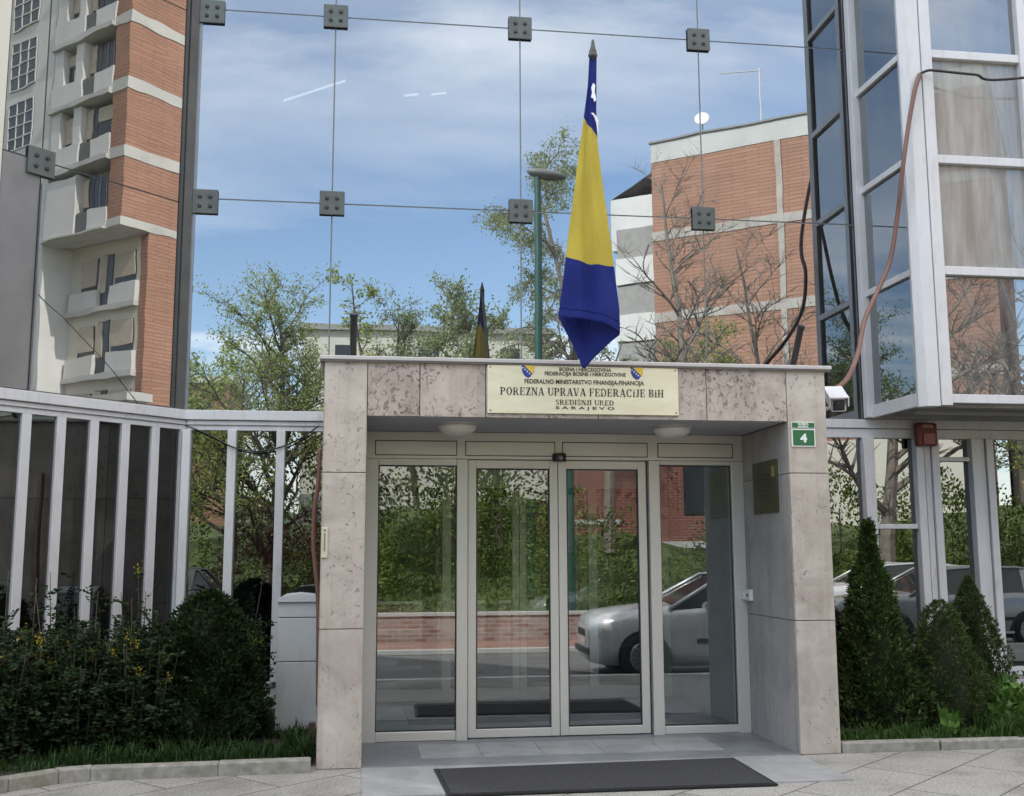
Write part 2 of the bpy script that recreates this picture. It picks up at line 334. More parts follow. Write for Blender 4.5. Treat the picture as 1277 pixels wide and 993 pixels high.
# ------------------------------------------------------------------ office building
OB = thing('office_building', 'glass fronted office building with white frames mirroring the street across', 'building', (1, YG, 0))
def part(mb, name, m, parent=None, **k):
    """child given in world coordinates"""
    p = parent or OB; o = mb.build(name, m, p, **k); o.matrix_parent_inverse = Matrix.Translation(-Vector(wloc(p))); return o
def wloc(o):
    v = Vector(o.location)
    if o.parent: v = v + Vector(wloc(o.parent)) + (o.matrix_parent_inverse.translation)
    return v
LC = Vector((-1.832, 3.0, 0)); LT = Vector((-.7106, -.7036, 0)).normalized(); LN = Vector((-LT.y, LT.x, 0))   # left wing wall, LN faces the street
if LN.y > 0: LN = -LN
ZL0, ZL1 = 2.985, 3.10       # ledge
ZTOP = 11.4; WEND = 2.1
XS = [-1.832, -.35, 1.745, 3.87, 5.73]; ZS = [3.10, 5.42, 7.60, 9.6, ZTOP]
for i in range(4):
    for j in range(4):
        g = .008
        part(MB().quad((XS[i] + g, YG, ZS[j] + g), (XS[i + 1] - g, YG, ZS[j] + g), (XS[i + 1] - g, YG, ZS[j + 1] - g), (XS[i] + g, YG, ZS[j + 1] - g)), 'glass_panel', G_FACADE)
jm = MB()
for x in XS[1:4]: jm.box((x - .009, YG + .004, 3.1), (x + .009, YG + .03, ZTOP))
for z in ZS[1:4]: jm.box((XS[0], YG + .006, z - .009), (XS[-1], YG + .028, z + .009))
part(jm, 'glazing_joint', simple('joint_silicone', (.16, .17, .17), .6))
def clamp(o, ax, nrm):
    """square clamp plate with four bolts: centre o, horizontal axis ax, outward nrm"""
    o, ax, nrm = Vector(o), Vector(ax), Vector(nrm); up = Vector((0, 0, 1)); h = .135
    p = part(MB().obox(o - ax * h - up * h + nrm * .012, ax * 2 * h, up * 2 * h, nrm * .022), 'clamp_plate', STEEL, bevel=.006)
    for i in (-1, 1):
        for k in (-1, 1):
            b = MB().lathe([(.021, 0), (.021, .012), (.014, .017)], o + ax * i * .055 + up * k * .052 + nrm * .034, nrm, 12).build('bolt', GASKET, p); b.matrix_parent_inverse = Matrix.Translation(-wloc(p))
    part(MB().lathe([(.03, 0), (.03, .08)], o - nrm * .06, nrm, 12), 'clamp_stem', STEEL)
for z in ZS[1:3]:
    for x in (-1.70, -.35, 1.745, 3.87): clamp((x, YG - .002, z - (.04 if x < -1 else 0)), (1, 0, 0), (0, -1, 0))
def wing(s, z, n=0): return LC + LT * s + Vector((0, 0, z)) + LN * n
WS = [0.05, 1.715, WEND]
for i in range(2):
    for j in range(4):
        m = simple('grey_wing_panel', (.16, .155, .15), .35, 0, .15) if (i == 1 and j == 0) else G_WING
        z0, z1 = ([3.12, 5.33, 7.5, 9.6, ZTOP][j] + .007, [3.12, 5.33, 7.5, 9.6, ZTOP][j + 1] - .007)
        part(MB().quad(wing(WS[i + 1] - .007, z0), wing(WS[i] + .007, z0), wing(WS[i] + .007, z1), wing(WS[i + 1] - .007, z1)), 'glass_panel' if not (i == 1 and j == 0) else 'cladding_panel', m)
jm = MB()
jm.obox(wing(1.708, 3.1, -.03), LT * .014, (0, 0, ZTOP - 3.1), LN * .026)
for z in (5.33, 7.5, 9.6): jm.obox(wing(.02, z - .007, -.03), LT * WEND, (0, 0, .014), LN * .026)
part(jm, 'glazing_joint', GASKET)
clamp(wing(1.73, 5.31), -LT, LN)
part(MB().obox(wing(1.69, 3.1, .002), LT * .02, (0, 0, 2.0), LN * .03), 'panel_edge', ALU_DK)
# dark corner post between wing and front
part(MB().prism([(-1.86, 2.985), (-1.80, 2.985), (-1.80, 3.03), (-1.86, 3.03)], 3.1, ZTOP), 'corner_post', ALU_DK)
# ledge and ground floor framing, wing side
def rail_wing(z0, z1, d0, d1, s1=WEND): return MB().obox(wing(-.02 - d1 * .43, z0, d0), LT * (s1 + .02), (0, 0, z1 - z0), LN * (d1 - d0))
part(MB().obox(wing(.03, 3.1, -.02), LT * .10, (0, 0, ZTOP - 3.1), LN * .05), 'corner_post', simple('bay_reflection_dark', (.075, .072, .068), .5, .1, .2)); part(MB().obox(wing(.14, 3.1, -.02), LT * .035, (0, 0, ZTOP - 3.1), LN * .035), 'corner_post', simple('bay_reflection_edge', (.045, .045, .045), .5))  # dark strips added to imitate the bay's reflection beside the corner
part(rail_wing(3.005, 3.105, -.02, .08), 'ledge_rail', ALU, bevel=.006)
part(rail_wing(2.955, 3.000, -.03, .05), 'head_rail', ALU, bevel=.004)
part(rail_wing(2.90, 2.953, -.03, .03), 'head_rail', ALU, bevel=.004)
part(rail_wing(.0, .32, -.10, .02), 'plinth', CONC)
for k in range(6):
    s = .012 + .342 * k
    part(MB().obox(wing(s - .046, .32, -.03), LT * .092, (0, 0, 2.58), LN * .065), 'window_mullion', ALU, bevel=.006)
    if k < 6: part(MB().quad(wing(s + .342 - .05, .32), wing(s + .05, .32), wing(s + .05, 2.9), wing(s + .342 - .05, 2.9)), 'window_pane', G_LOWDARK)
# wing: unseen block added farther left, height set to shade the forecourt
p0, p1 = wing(WEND, 0), wing(8.6, 0)
part(MB().prism([(p0.x, p0.y), (p1.x, p1.y), (p1.x - 8, p1.y + 8), (p0.x - 8, p0.y + 8)], 0, 8.4), 'wing_shade_block', RENDER_C)
# ground floor left of the portal
part(MB().box((-1.80, 2.92, 3.005), (-.31, 3.02, 3.108)), 'ledge_rail', ALU, bevel=.006)
part(MB().box((-1.79, 2.95, 2.955), (-.31, 3.02, 3.000)), 'head_rail', ALU, bevel=.004)
part(MB().box((-1.79, 2.97, 2.90), (-.31, 3.02, 2.953)), 'head_rail', ALU, bevel=.004)
part(MB().box((-1.83, 2.96, .0), (-.31, 3.06, .32)), 'plinth', CONC)
for x0, x1 in ((-1.83, -1.745), (-1.372, -1.283), (-.872, -.783)): part(MB().box((x0, 2.90, .32), (x1, 3.03, 2.90)), 'window_mullion', ALU, bevel=.006)
for x0, x1 in ((-1.745, -1.372), (-1.283, -.872), (-.783, -.31)): part(MB().quad((x0, YG, .32), (x1, YG, .32), (x1, YG, 2.9), (x0, YG, 2.9)), 'window_pane', G_LOW)
# ground floor right of the portal
part(MB().box((3.93, 2.93, 3.01), (12, 3.02, 3.11)), 'ledge_rail', ALU, bevel=.006)
part(MB().box((3.93, 2.95, 2.90), (12, 3.02, 3.005)), 'head_rail', ALU, bevel=.006)
part(MB().box((3.93, 2.95, 0), (12, 3.06, .24)), 'plinth', CONC)
for x0, x1, y in ((5.645, 5.77, 2.90), (6.275, 6.365, 2.90), (6.385, 6.46, 2.93), (6.468, 6.555, 2.9), (6.955, 7.07, 2.9), (7.08, 7.13, 2.93), (7.14, 7.225, 2.9), (7.86, 7.98, 2.9), (8.5, 8.72, 2.9), (9.5, 9.6, 2.9), (10.6, 10.8, 2.9), (4.4, 4.5, 2.9)):
    part(MB().box((x0, y, .24), (x1, 3.03, 2.90)), 'window_mullion', ALU, bevel=.006)
xs = [3.93, 4.45, 5.7, 6.32, 6.51, 7.01, 7.18, 7.92, 8.6, 9.55, 10.7, 12]
for a, b in zip(xs, xs[1:]): part(MB().quad((a, YG, .24), (b, YG, .24), (b, YG, 2.9), (a, YG, 2.9)), 'window_pane', G_LOW)
part(MB().box((5.775, 2.935, 1.87), (6.27, 3.0, 1.925)), 'opening_sash_rail', ALU, bevel=.008)
part(MB().box((6.56, 2.94, 2.64), (6.95, 3.0, 2.69)), 'opening_sash_rail', ALU, bevel=.006)
part(MB().box((7.23, 2.93, .24), (7.85, 3.0, .33)), 'sash_sill', ALU, bevel=.006)
# bay window
BA, BB = Vector((5.735, 2.985, 0)), Vector((5.752, 1.775, 0)); BT = (BB - BA).normalized(); BN = Vector((BT.y, -BT.x, 0))
if BN.x > 0: BN = -BN
YF = 1.775
BAY = thing('bay_window', None, None, (5.75, YF, 3.10)); BAY.parent = OB; BAY.matrix_parent_inverse = Matrix.Translation(-Vector(OB.location))
def bw(s, z, n=0): return BA + BT * s + Vector((0, 0, z)) + BN * n
BL = (BB - BA).length
ZB = [3.185, 4.55, 5.775, 6.965, 8.30, 9.5, 10.5, ZTOP]
spB0, spB1 = .15, BL - .06
def bpart(mb, name, m, **k):
    o = mb.build(name, m, BAY, **k); o.matrix_parent_inverse = Matrix.Translation(-Vector((5.75, YF, 3.10))); return o
BX = [6.055, 7.14, 8.25, 9.35, 10.5]
for z0, z1 in zip(ZB, ZB[1:]):
    bpart(MB().quad(bw(spB0 - .02, z0, -.03), bw(spB1 + .02, z0, -.03), bw(spB1 + .02, z1, -.03), bw(spB0 - .02, z1, -.03)), 'glass_pane', G_BAYSIDE)
    for x0, x1 in zip(BX, BX[1:]):
        bpart(MB().quad((x0 + .01, YF, z0), (x1 - .01, YF, z0), (x1 - .01, YF, z1), (x0 + .01, YF, z1)), 'glass_pane', G_BAYMILK if 4.3 < z0 < 6.3 else G_BAY)
for z in ZB:
    h = .09 if z < 3.3 else .045
    bpart(MB().obox(bw(spB0, z - h * .8, -.05), BT * (spB1 - spB0), (0, 0, h * 1.6), BN * .06), 'transom', ALU, bevel=.005)
    bpart(MB().box((6.055, YF - .06, z - .046), (10.5, YF + .01, z + .046)), 'transom', ALU, bevel=.006)
bpart(MB().obox(bw(.0, 3.12, -.06), BT * .05, (0, 0, ZTOP - 3.12), BN * .09), 'frame_post', ALU, bevel=.006)
bpart(MB().obox(bw(.053, 3.12, -.06), BT * .10, (0, 0, ZTOP - 3.12), BN * .12), 'frame_post', ALU, bevel=.006)
bpart(MB().prism([(5.748, YF + .1), (5.725, YF + .02), (5.79, YF - .055), (5.925, YF - .07), (5.925, YF + .1)], 3.10, ZTOP), 'corner_post', ALU, bevel=.006)
bpart(MB().box((5.933, YF - .08, 3.11), (6.055, YF + .03, ZTOP)), 'frame_post', ALU, bevel=.006)
for x in BX[1:]: bpart(MB().box((x - .05, YF - .08, 3.11), (x + .05, YF + .02, ZTOP)), 'frame_post', ALU, bevel=.006)
bpart(MB().prism([(5.745, 2.92), (5.76, YF + .04), (10.5, YF + .04), (10.5, 2.92)], 3.105, 3.15), 'soffit', simple('bay_soffit', (.26, .25, .24), .7, 0, .2))
bm_ = MB()
for y in (2.1, 2.5): bm_.box((5.85, y - .03, 3.06), (10.5, y + .03, 3.103))
bpart(bm_, 'soffit_beam', ALU_DK)
bpart(MB().prism([(5.85, 2.95), (5.85, YF + .1), (10.4, YF + .1), (10.4, 2.95)], 8.5, 8.6), 'ceiling', DARKIN)
bpart(MB().prism([(5.82, 2.95), (5.82, YF + .06), (10.4, YF + .06), (10.4, 2.95)], 3.16, 3.19), 'floor', FLOORIN)
bpart(MB().box((6.5, 2.6, 3.20), (10.4, 2.7, 8.4)), 'partition', simple('bay_partition', (.34, .33, .31), .9))
# building body
part(MB().prism([(-1.83, 3.1), (5.72, 3.1), (5.72, 1.6), (10.5, 1.6), (10.5, 3.1), (12, 3.1), (12, 16), (-6, 16), (p0.x, p0.y + .1)], ZTOP, ZTOP + .3), 'roof', CONC)  # unseen roof, set this high so its shadow covers the entrance
part(MB().box((-1.7, 10, .0), (12, 10.2, ZTOP)), 'rear_wall', DARKIN)
part(MB().box((12, .8, 0), (12.2, 16, ZTOP)), 'side_wall', RENDER_C)
part(MB().box((-7, 9.0, .0), (-1.6, 10.3, ZTOP)), 'rear_wall', DARKIN)
part(MB().prism([(-1.75, 3.05), (12, 3.05), (12, 10), (-7, 10), (-4.3, .95)], 2.93, 3.0), 'storey_floor', FLOORIN)
part(MB().prism([(-1.75, 3.3), (12, 3.3), (12, 10), (-7, 10), (-4.0, 1.35)], 8.3, 8.45), 'storey_floor', FLOORIN)
part(MB().box((-.45, 4.4, 0), (-.35, 10, 2.9)), 'partition', DARKIN)
part(MB().box((5.0, 4.6, 0), (5.1, 10, 2.9)), 'partition', DARKIN)
EMI = mat('fluorescent_tube'); e_ = EMI.node_tree.nodes.new('ShaderNodeEmission'); e_.inputs[0].default_value = (1, .97, .9, 1); e_.inputs[1].default_value = .4
o_ = EMI.node_tree.nodes.new('ShaderNodeOutputMaterial'); EMI.node_tree.links.new(e_.outputs[0], o_.inputs[0])
for (x0, y0, x1, y1) in ((-1.2, 6.9, -.3, 6.1), (.55, 6.5, .75, 6.42), (.95, 6.4, 1.15, 6.32)):
    part(MB().tube([(x0, y0, 8.25), (x1, y1, 8.25)], .016, 8), 'fluorescent_lamp', EMI)
# curtains behind the right window
cm_ = MB(); pts = [(6.6 + i * .012, 3.35 + .03 * math.sin(i * 1.3)) for i in range(30)]
for a, b in zip(pts, pts[1:]): cm_.quad((a[0], a[1], .3), (b[0], b[1], .3), (b[0], b[1], 2.55), (a[0], a[1], 2.55))
part(cm_, 'curtain', simple('grey_curtain', (.35, .32, .27), .9), smooth=True)

# ------------------------------------------------------------------ portal
PX0, PXa, PXb, PX1, PT = -.29, .05, 3.553, 3.90, 3.145
POR = thing('entrance_portal', 'pinkish travertine clad entrance portal projecting around the glass door', 'portal', ((PX0 + PX1) / 2, 0, 0))
def ppart(mb, name, m, **k): return part(mb, name, m, POR, **k)
g = .003
def slabs(cells, y0, y1, name, m=TRAV):
    mb = MB()
    for x0, x1, z0, z1 in cells: mb.box((x0 + g, y0, z0 + g), (x1 - g, y1, z1 - g))
    return ppart(mb, name, m, bevel=.003)
core = simple('dark_slab_joint', (.13, .115, .105), .9)  # dark core that shows through the slab joints
slabs([(PX0, PXa, 0, 1.04), (PX0, PXa, 1.04, 2.25), (PX0, PXa, 2.25, PT)], 0, .04, 'column')
slabs([(PXb, PX1, 0, 1.06), (PXb, PX1, 1.06, 2.27), (PXb, PX1, 2.27, PT)], 0, .04, 'column')
slabs([(PXa, .468, 2.70, PT), (.468, 1.0, 2.70, PT), (1.0, 1.93, 2.70, PT), (1.93, 2.854, 2.70, PT), (2.854, PXb, 2.70, PT)], 0, .04, 'lintel', TRAV_P)
ppart(MB().box((PX0 + .01, .035, 0), (PXa - .015, YG - .06, PT - .01)), 'core_wall', core)
ppart(MB().box((PXb + .015, .035, 0), (PX1 - .01, YG - .06, PT - .01)), 'core_wall', core)
ppart(MB().box((PXa - .012, .035, 2.73), (PXb + .012, YG - .06, PT - .01)), 'core_wall', core)
for x0, x1, nm in ((PX0 - .004, PX0 + .012, 'side_cladding'), (PX1 - .012, PX1 + .004, 'side_cladding')):
    mb = MB()
    for ya, yb in ((.045, .95), (.95, 1.9), (1.9, YG - .07)):
        for za, zb in ((0, 1.05), (1.05, 2.26), (2.26, PT)): mb.box((x0, ya + g, za + g), (x1, yb - g, zb - g))
    ppart(mb, nm, TRAV)
for x0, x1 in ((PXa - .016, PXa), (PXb, PXb + .016)):
    mb = MB()
    for za, zb in ((0, 1.06), (1.06, 2.27), (2.27, 2.698)): mb.box((x0, .043, za + g), (x1, 1.25, zb - g))
    ppart(mb, 'reveal_lining', TRAV_G)
ppart(MB().box((PXa, .043, 2.705), (PXb, 1.20, 2.727)), 'soffit', RENDER_G)
ppart(MB().box((PX0 - .04, -.04, PT + .002), (PX1 + .05, YG - .1, PT + .035)), 'coping', simple('coping_metal', (.46, .44, .43), .5, .2, .08), bevel=.006)
ppart(MB().box((PX0 - .03, -.03, PT - .010), (PX1 + .04, .1, PT + .0005)), 'coping_drip', simple('dark_coping_trim', (.16, .15, .145), .6))  # thin dark trim below the coping edge

# ------------------------------------------------------------------ automatic door
DY = 1.1
DR = thing('sliding_door', 'champagne aluminium automatic door with four glazed bays inside the portal', 'door', (1.8, DY, 0))
def dpart(mb, name, m, parent=None, **k): return part(mb, name, m, parent or DR, **k)
fr = MB()
fr.box((PXa + .002, DY, 2.46), (PXb - .002, DY + .12, 2.702))
fr.box((PXa + .002, DY - .006, .0), (.165, DY + .12, 2.458)); fr.box((3.435, DY - .006, .0), (PXb - .002, DY + .12, 2.458))
fr.box((.868, DY - .006, .0), (.965, DY + .12, 2.458)); fr.box((2.645, DY - .006, .0), (2.745, DY + .12, 2.458))
fr.box((.166, DY, .006), (.867, DY + .1, .085)); fr.box((2.746, DY, .006), (3.434, DY + .1, .075)); fr.box((.166, DY, 2.40), (.867, DY + .1, 2.459)); fr.box((2.746, DY, 2.42), (3.434, DY + .1, 2.459))
dpart(fr, 'frame', CHAMP, bevel=.004)
for x0, x1 in ((.14, .86), (.95, 1.76), (1.84, 2.63), (2.74, 3.45)):
    tp = dpart(MB().box((x0, DY - .003, 2.495), (x1, DY + .02, 2.615)), 'transom_panel', CHAMP)
    gm = MB(); z0, z1 = 2.495, 2.615
    for a, b in (((x0 - .008, z0 - .008), (x1 + .008, z0)), ((x0 - .008, z1), (x1 + .008, z1 + .008)), ((x0 - .008, z0), (x0, z1)), ((x1, z0), (x1 + .008, z1))):
        gm.box((a[0], DY - .0035, a[1]), (b[0], DY + .01, b[1]))
    dpart(gm, 'panel_gasket', GASKET, tp)
def glazed(x0, x1, z0, z1, y, nm, gasket=.012):
    gl = dpart(MB().quad((x0, y, z0), (x1, y, z0), (x1, y, z1), (x0, y, z1)), nm, G_DOOR)
    gm = MB()
    for a, b in (((x0, z0), (x1, z0 + gasket)), ((x0, z1 - gasket), (x1, z1)), ((x0, z0 + gasket), (x0 + gasket, z1 - gasket)), ((x1 - gasket, z0 + gasket), (x1, z1 - gasket))):
        gm.box((a[0], y - .012, a[1]), (b[0], y - .002, b[1]))
    dpart(gm, 'gasket', GASKET, gl); return gl
glazed(.163, .870, .083, 2.402, DY + .04, 'fixed_pane'); glazed(2.743, 3.437, .073, 2.422, DY + .04, 'fixed_pane')
for x0, x1 in ((.972, 1.797), (1.803, 2.628)):
    lf = thing('door_leaf', None, None, (x0, DY + .05, 0)); lf.parent = DR; lf.matrix_parent_inverse = Matrix.Translation(-Vector(DR.location))
    def lp(mb, name, m, **k):
        o = mb.build(name, m, lf, **k); o.matrix_parent_inverse = Matrix.Translation(-Vector((x0, DY + .05, 0))); return o
    f2 = MB(); y0, y1 = DY + .045, DY + .085; a = .075
    f2.box((x0, y0, .012), (x0 + a, y1, 2.455)); f2.box((x1 - a, y0, .012), (x1, y1, 2.455)); f2.box((x0 + a, y0 + .001, .012), (x1 - a, y1, .085)); f2.box((x0 + a, y0 + .001, 2.38), (x1 - a, y1, 2.455))
    lp(f2, 'leaf_frame', CHAMP, bevel=.004)
    lp(MB().quad((x0 + a - .01, y0 + .02, .08), (x1 - a + .01, y0 + .02, .08), (x1 - a + .01, y0 + .02, 2.385), (x0 + a - .01, y0 + .02, 2.385)), 'glass', G_DOOR)
    gm = MB(); X0, X1 = x0 + a, x1 - a
    for p, q in (((X0, .085), (X1, .097)), ((X0, 2.368), (X1, 2.38)), ((X0, .097), (X0 + .012, 2.368)), ((X1 - .012, .097), (X1, 2.368))): gm.box((p[0], y0 + .006, p[1]), (q[0], y0 + .016, q[1]))
    lp(gm, 'gasket', GASKET)
# vestibule behind the door with a second door
VS = thing('vestibule', 'grey lined lobby with a second glazed door seen through the entrance glass', 'lobby', (1.8, 2.2, 0))
part(MB().box((PXa - .014, 1.26, 0), (PXa, 3.7, 2.7)), 'side_wall', simple('lobby_wall', (.34, .35, .35), .7), VS)
part(MB().box((PXb, 1.26, 0), (PXb + .014, 3.7, 2.7)), 'side_wall', simple('lobby_wall_2', (.34, .35, .35), .7), VS)
part(MB().box((PXa, 1.26, 2.66), (PXb, 3.7, 2.69)), 'ceiling', RENDER_G, VS)
ID = thing('inner_door', 'second glazed aluminium door at the back of the lobby', 'door', (1.8, 3.6, 0))
f2 = MB()
for x0, x1 in ((.06, .18), (.93, 1.03), (1.72, 1.80), (1.806, 1.88), (2.6, 2.7), (3.42, 3.545)): f2.box((x0, 3.6, .01), (x1, 3.7, 2.35))
f2.box((.06, 3.605, 2.35), (3.545, 3.70, 2.65))
for x0, x1 in ((.18, .93), (1.03, 1.72), (1.88, 2.6), (2.7, 3.42)): f2.box((x0, 3.602, .01), (x1, 3.70, .13))
part(f2, 'frame', CHAMP, ID, bevel=.004)
for x0, x1 in ((.17, .94), (1.02, 1.73), (1.87, 2.61), (2.69, 3.43)): part(MB().quad((x0, 3.65, .12), (x1, 3.65, .12), (x1, 3.65, 2.36), (x0, 3.65, 2.36)), 'glass', glassmat('inner_door_glass', .10, (.35, .40, .38)), ID)
IM = MB().box((.5, 2.0, .005), (3.1, 3.2, .02)); tag(recentre(IM.build('door_mat', simple('inner_mat', (.03, .03, .032), .95))), 'black mat inside the lobby behind the sliding door', 'mat')

# ------------------------------------------------------------------ fittings on the portal
sl_ = [(.012, .0), (.14, 0), (.165, -.012), (.17, -.028), (.155, -.055), (.12, -.078), (.07, -.092), (.015, -.098)]
OPAL = simple('opal_glass', (.62, .61, .58), .3, 0, .03)
for x, lb in ((.815, 'round opal ceiling lamp under the lintel, left of the sign board'), (2.70, 'round opal ceiling lamp under the lintel below the right end of the sign')):
    t = thing('ceiling_lamp', lb, 'lamp', (x, .5, 2.705), 0, 'ceiling lamps under the portal lintel')
    MB().lathe([(.01, 0), (.17, 0), (.172, -.012), (.01, -.013)], n=32).build('lamp_base', simple('lamp_base', (.5, .5, .5), .4), t, smooth=False)
    MB().lathe([(.01, -.013), (.158, -.013), (.162, -.028), (.15, -.055), (.118, -.078), (.07, -.092), (.012, -.097)], n=32).build('lamp_shade', OPAL, t, smooth=True)
t = thing('door_sensor', 'black rounded motion sensor above the meeting sliding leaves', 'sensor', (1.802, DY - .01, 2.47))
MB().prism([(.065 * math.cos(a), -.07 * math.sin(a)) for a in [math.pi * k / 12 for k in range(13)]], -.03, .045).build('housing', BLACK, t, bevel=.008)
MB().lathe([(.02, 0), (.02, .006), (.01, .01)], (0.005, -.068, .0), (0, -1, -.2), 12).build('lens', simple('sensor_lens', (.15, .15, .16), .2), t)
t = thing('key_switch', 'small white key switch box on the grey reveal beside the door frame', 'switch', (PXb - .001, 1.0, 1.18))
MB().box((-.035, -.06, 0), (0, .06, .10)).build('box', simple('white_plastic', (.62, .62, .6), .4), t, bevel=.006)
MB().box((-.06, .045, .01), (-.0355, .1, .09)).build('back_box', simple('white_plastic_side', (.55, .55, .54), .4), t, bevel=.004)
MB().lathe([(.012, 0), (.012, .008)], (-.035, -.01, .05), (-1, 0, 0), 12).build('key_barrel', GASKET, t)
# dark brass plaque in the reveal
t = thing('wall_plaque', 'dark bronze plaque screwed to the grey right reveal beside the door', 'plaque', (PXb - .002, .53, 1.955))
MB().box((-.016, -.285, 0), (0, .285, .455)).build('plate', simple('aged_bronze', (.085, .075, .045), .35, .5, .35, 5), t, bevel=.003)
MB().box((-.0175, -.245, .31), (-.0165, -.17, .40)).build('emblem', simple('plaque_emblem', (.35, .28, .08), .4, .3), t)
pm = MB()
for k in range(7): pm.box((-.0172, -.12 + .012 * (k % 3), .33 - k * .035), (-.0163, .19 - .02 * (k % 4), .337 - k * .035))
pm.build('engraved_lines', simple('plaque_lines', (.04, .035, .02), .5), t)

# text helpers -------------------------------------------------
def text_mesh(body, size, width=None, bold=0.0, spacing=1.0):
    cu = bpy.data.curves.new('lettering', 'FONT'); cu.body = body; cu.size = size; cu.align_x = 'CENTER'; cu.align_y = 'CENTER'; cu.offset = bold; cu.space_character = spacing; cu.extrude = .0008; cu.resolution_u = 3
    o = bpy.data.objects.new('lettering', cu); C.objects.link(o); bpy.context.view_layer.update()
    dg = bpy.context.evaluated_depsgraph_get(); me = bpy.data.meshes.new_from_object(o.evaluated_get(dg)); bpy.data.objects.remove(o); bpy.data.curves.remove(cu)
    n = len(me.vertices); a = np.empty(n * 3); me.vertices.foreach_get('co', a); a = a.reshape(-1, 3)
    a[:, 0] -= (a[:, 0].min() + a[:, 0].max()) / 2; a[:, 1] -= (a[:, 1].min() + a[:, 1].max()) / 2
    if width: a[:, 0] *= width / (a[:, 0].max() - a[:, 0].min())
    return a, [tuple(p.vertices) for p in me.polygons]
def put_text(name, body, size, x, z, y, parent, m, width=None, bold=0, spacing=1, ploc=(0, 0, 0)):
    a, f = text_mesh(body, size, width, bold, spacing)
    mb = MB().add([(p[0] + x, y - p[2], p[1] + z) for p in a], f)
    o = mb.build(name, m, parent); o.matrix_parent_inverse = Matrix.Translation(-Vector(ploc)); return o
# hand drawn slab-serif capitals (unit cap height)
def glyph(ch):
    q = []; T, H, SF = .20, .075, .07
    def rect(x0, y0, x1, y1): q.append([(x0, y0), (x1, y0), (x1, y1), (x0, y1)])
    def stem(x, y0=0, y1=1, s0=True, s1=True):
        rect(x, y0, x + T, y1)
        if s0: rect(x - .08, y0, x + T + .08, y0 + SF)
        if s1: rect(x - .08, y1 - SF, x + T + .08, y1)
    def line(x0, y0, x1, y1, w): q.append([(x0 - w / 2, y0), (x0 + w / 2, y0), (x1 + w / 2, y1), (x1 - w / 2, y1)])
    def bowl(cx, cy, rx, ry, a0, a1, n=12, th=T, tv=H):
        P_ = []
        for k in range(n + 1):
            a = R(a0 + (a1 - a0) * k / n); P_.append(((cx + rx * math.cos(a), cy + ry * math.sin(a)), (cx + (rx - th) * math.cos(a), cy + (ry - tv) * math.sin(a))))
        for (a, b), (c, e) in zip(P_, P_[1:]): q.append([a, c, e, b])
    w = .8
    if ch == 'P': stem(.08); rect(.2, .925, .45, 1); rect(.2, .44, .45, .51); bowl(.43, .72, .33, .28, -90, 90); w = .82
    elif ch == 'R': stem(.08); rect(.2, .925, .45, 1); rect(.2, .45, .45, .52); bowl(.43, .725, .31, .275, -90, 90); line(.45, .5, .76, 0, T); rect(.62, 0, .92, SF); w = .94
    elif ch == 'B': stem(.08); rect(.2, .93, .45, 1); rect(.2, .47, .45, .54); rect(.2, 0, .45, SF); bowl(.43, .755, .28, .245, -90, 90); bowl(.43, .26, .34, .26, -90, 90); w = .84
    elif ch == 'D': stem(.08); rect(.2, .93, .42, 1); rect(.2, 0, .42, SF); bowl(.40, .5, .46, .5, -90, 90); w = .92
    elif ch in 'OC': 
        bowl(.45, .5, .42, .52, 0 if ch == 'O' else 40, 360 if ch == 'O' else 320, 22); w = .92
        if ch == 'C': rect(.70, .66, .78, 1.0); rect(.70, .02, .78, .3)
    elif ch == 'E': stem(.08); rect(.2, .93, .70, 1); rect(.63, .72, .70, 1); rect(.2, .47, .52, .54); rect(.48, .38, .54, .64); rect(.2, 0, .72, SF); rect(.65, 0, .72, .3); w = .80
    elif ch == 'F': stem(.08); rect(.2, .93, .70, 1); rect(.63, .70, .70, 1); rect(.2, .46, .52, .53); rect(.48, .36, .54, .64); w = .76
    elif ch == 'Z': rect(.06, .93, .70, 1); rect(.06, .70, .13, 1); line(.18, .0, .60, 1, T * 1.2); rect(.06, 0, .72, SF); rect(.65, 0, .72, .3); w = .78
    elif ch == 'N': rect(.10, 0, .18, 1); rect(.0, 0, .28, SF); rect(.0, .93, .25, 1); line(.20, 1, .76, 0, T * 1.1); rect(.72, 0, .80, 1); rect(.62, .93, .9, 1); w = .92
    elif ch == 'A': line(.12, 0, .42, 1, H); line(.76, 0, .46, 1, T); rect(.22, .28, .62, .35); rect(.0, 0, .26, SF); rect(.58, 0, .92, SF); w = .92
    elif ch == 'V': line(.40, 0, .12, 1, T); line(.44, 0, .74, 1, H); rect(-.02, .93, .30, 1); rect(.6, .93, .88, 1); w = .88
    elif ch == 'U': rect(.08, .3, .28, 1); rect(0, .93, .36, 1); rect(.70, .3, .78, 1); rect(.6, .93, .88, 1); bowl(.43, .32, .35, .33, 180, 360, 12, .16); w = .88
    elif ch == 'I': stem(.08); w = .42
    elif ch == 'i': rect(.08, 0, .27, .66); rect(0, 0, .35, SF); rect(0, .6, .2, .66); bowl(.175, .86, .11, .11, 0, 360, 12, .108, .108); w = .40
    elif ch == 'J': rect(.22, .2, .42, 1); rect(.12, .93, .52, 1); bowl(.21, .2, .21, .22, 180, 360, 10, .16); w = .54
    elif ch == 'H': stem(.08); stem(.62); rect(.2, .47, .7, .54); w = .94
    elif ch in 'SŠ':
        bowl(.35, .74, .29, .27, 40, 270, 14, .15, .10); bowl(.35, .27, .30, .28, -140, 90, 14, .15, .10); rect(.56, .72, .62, .98); rect(.07, .03, .13, .28); w = .72
        if ch == 'Š': line(.28, 1.24, .36, 1.10, .09); line(.44, 1.24, .36, 1.10, .09)
    else: w = .36
    return q, w
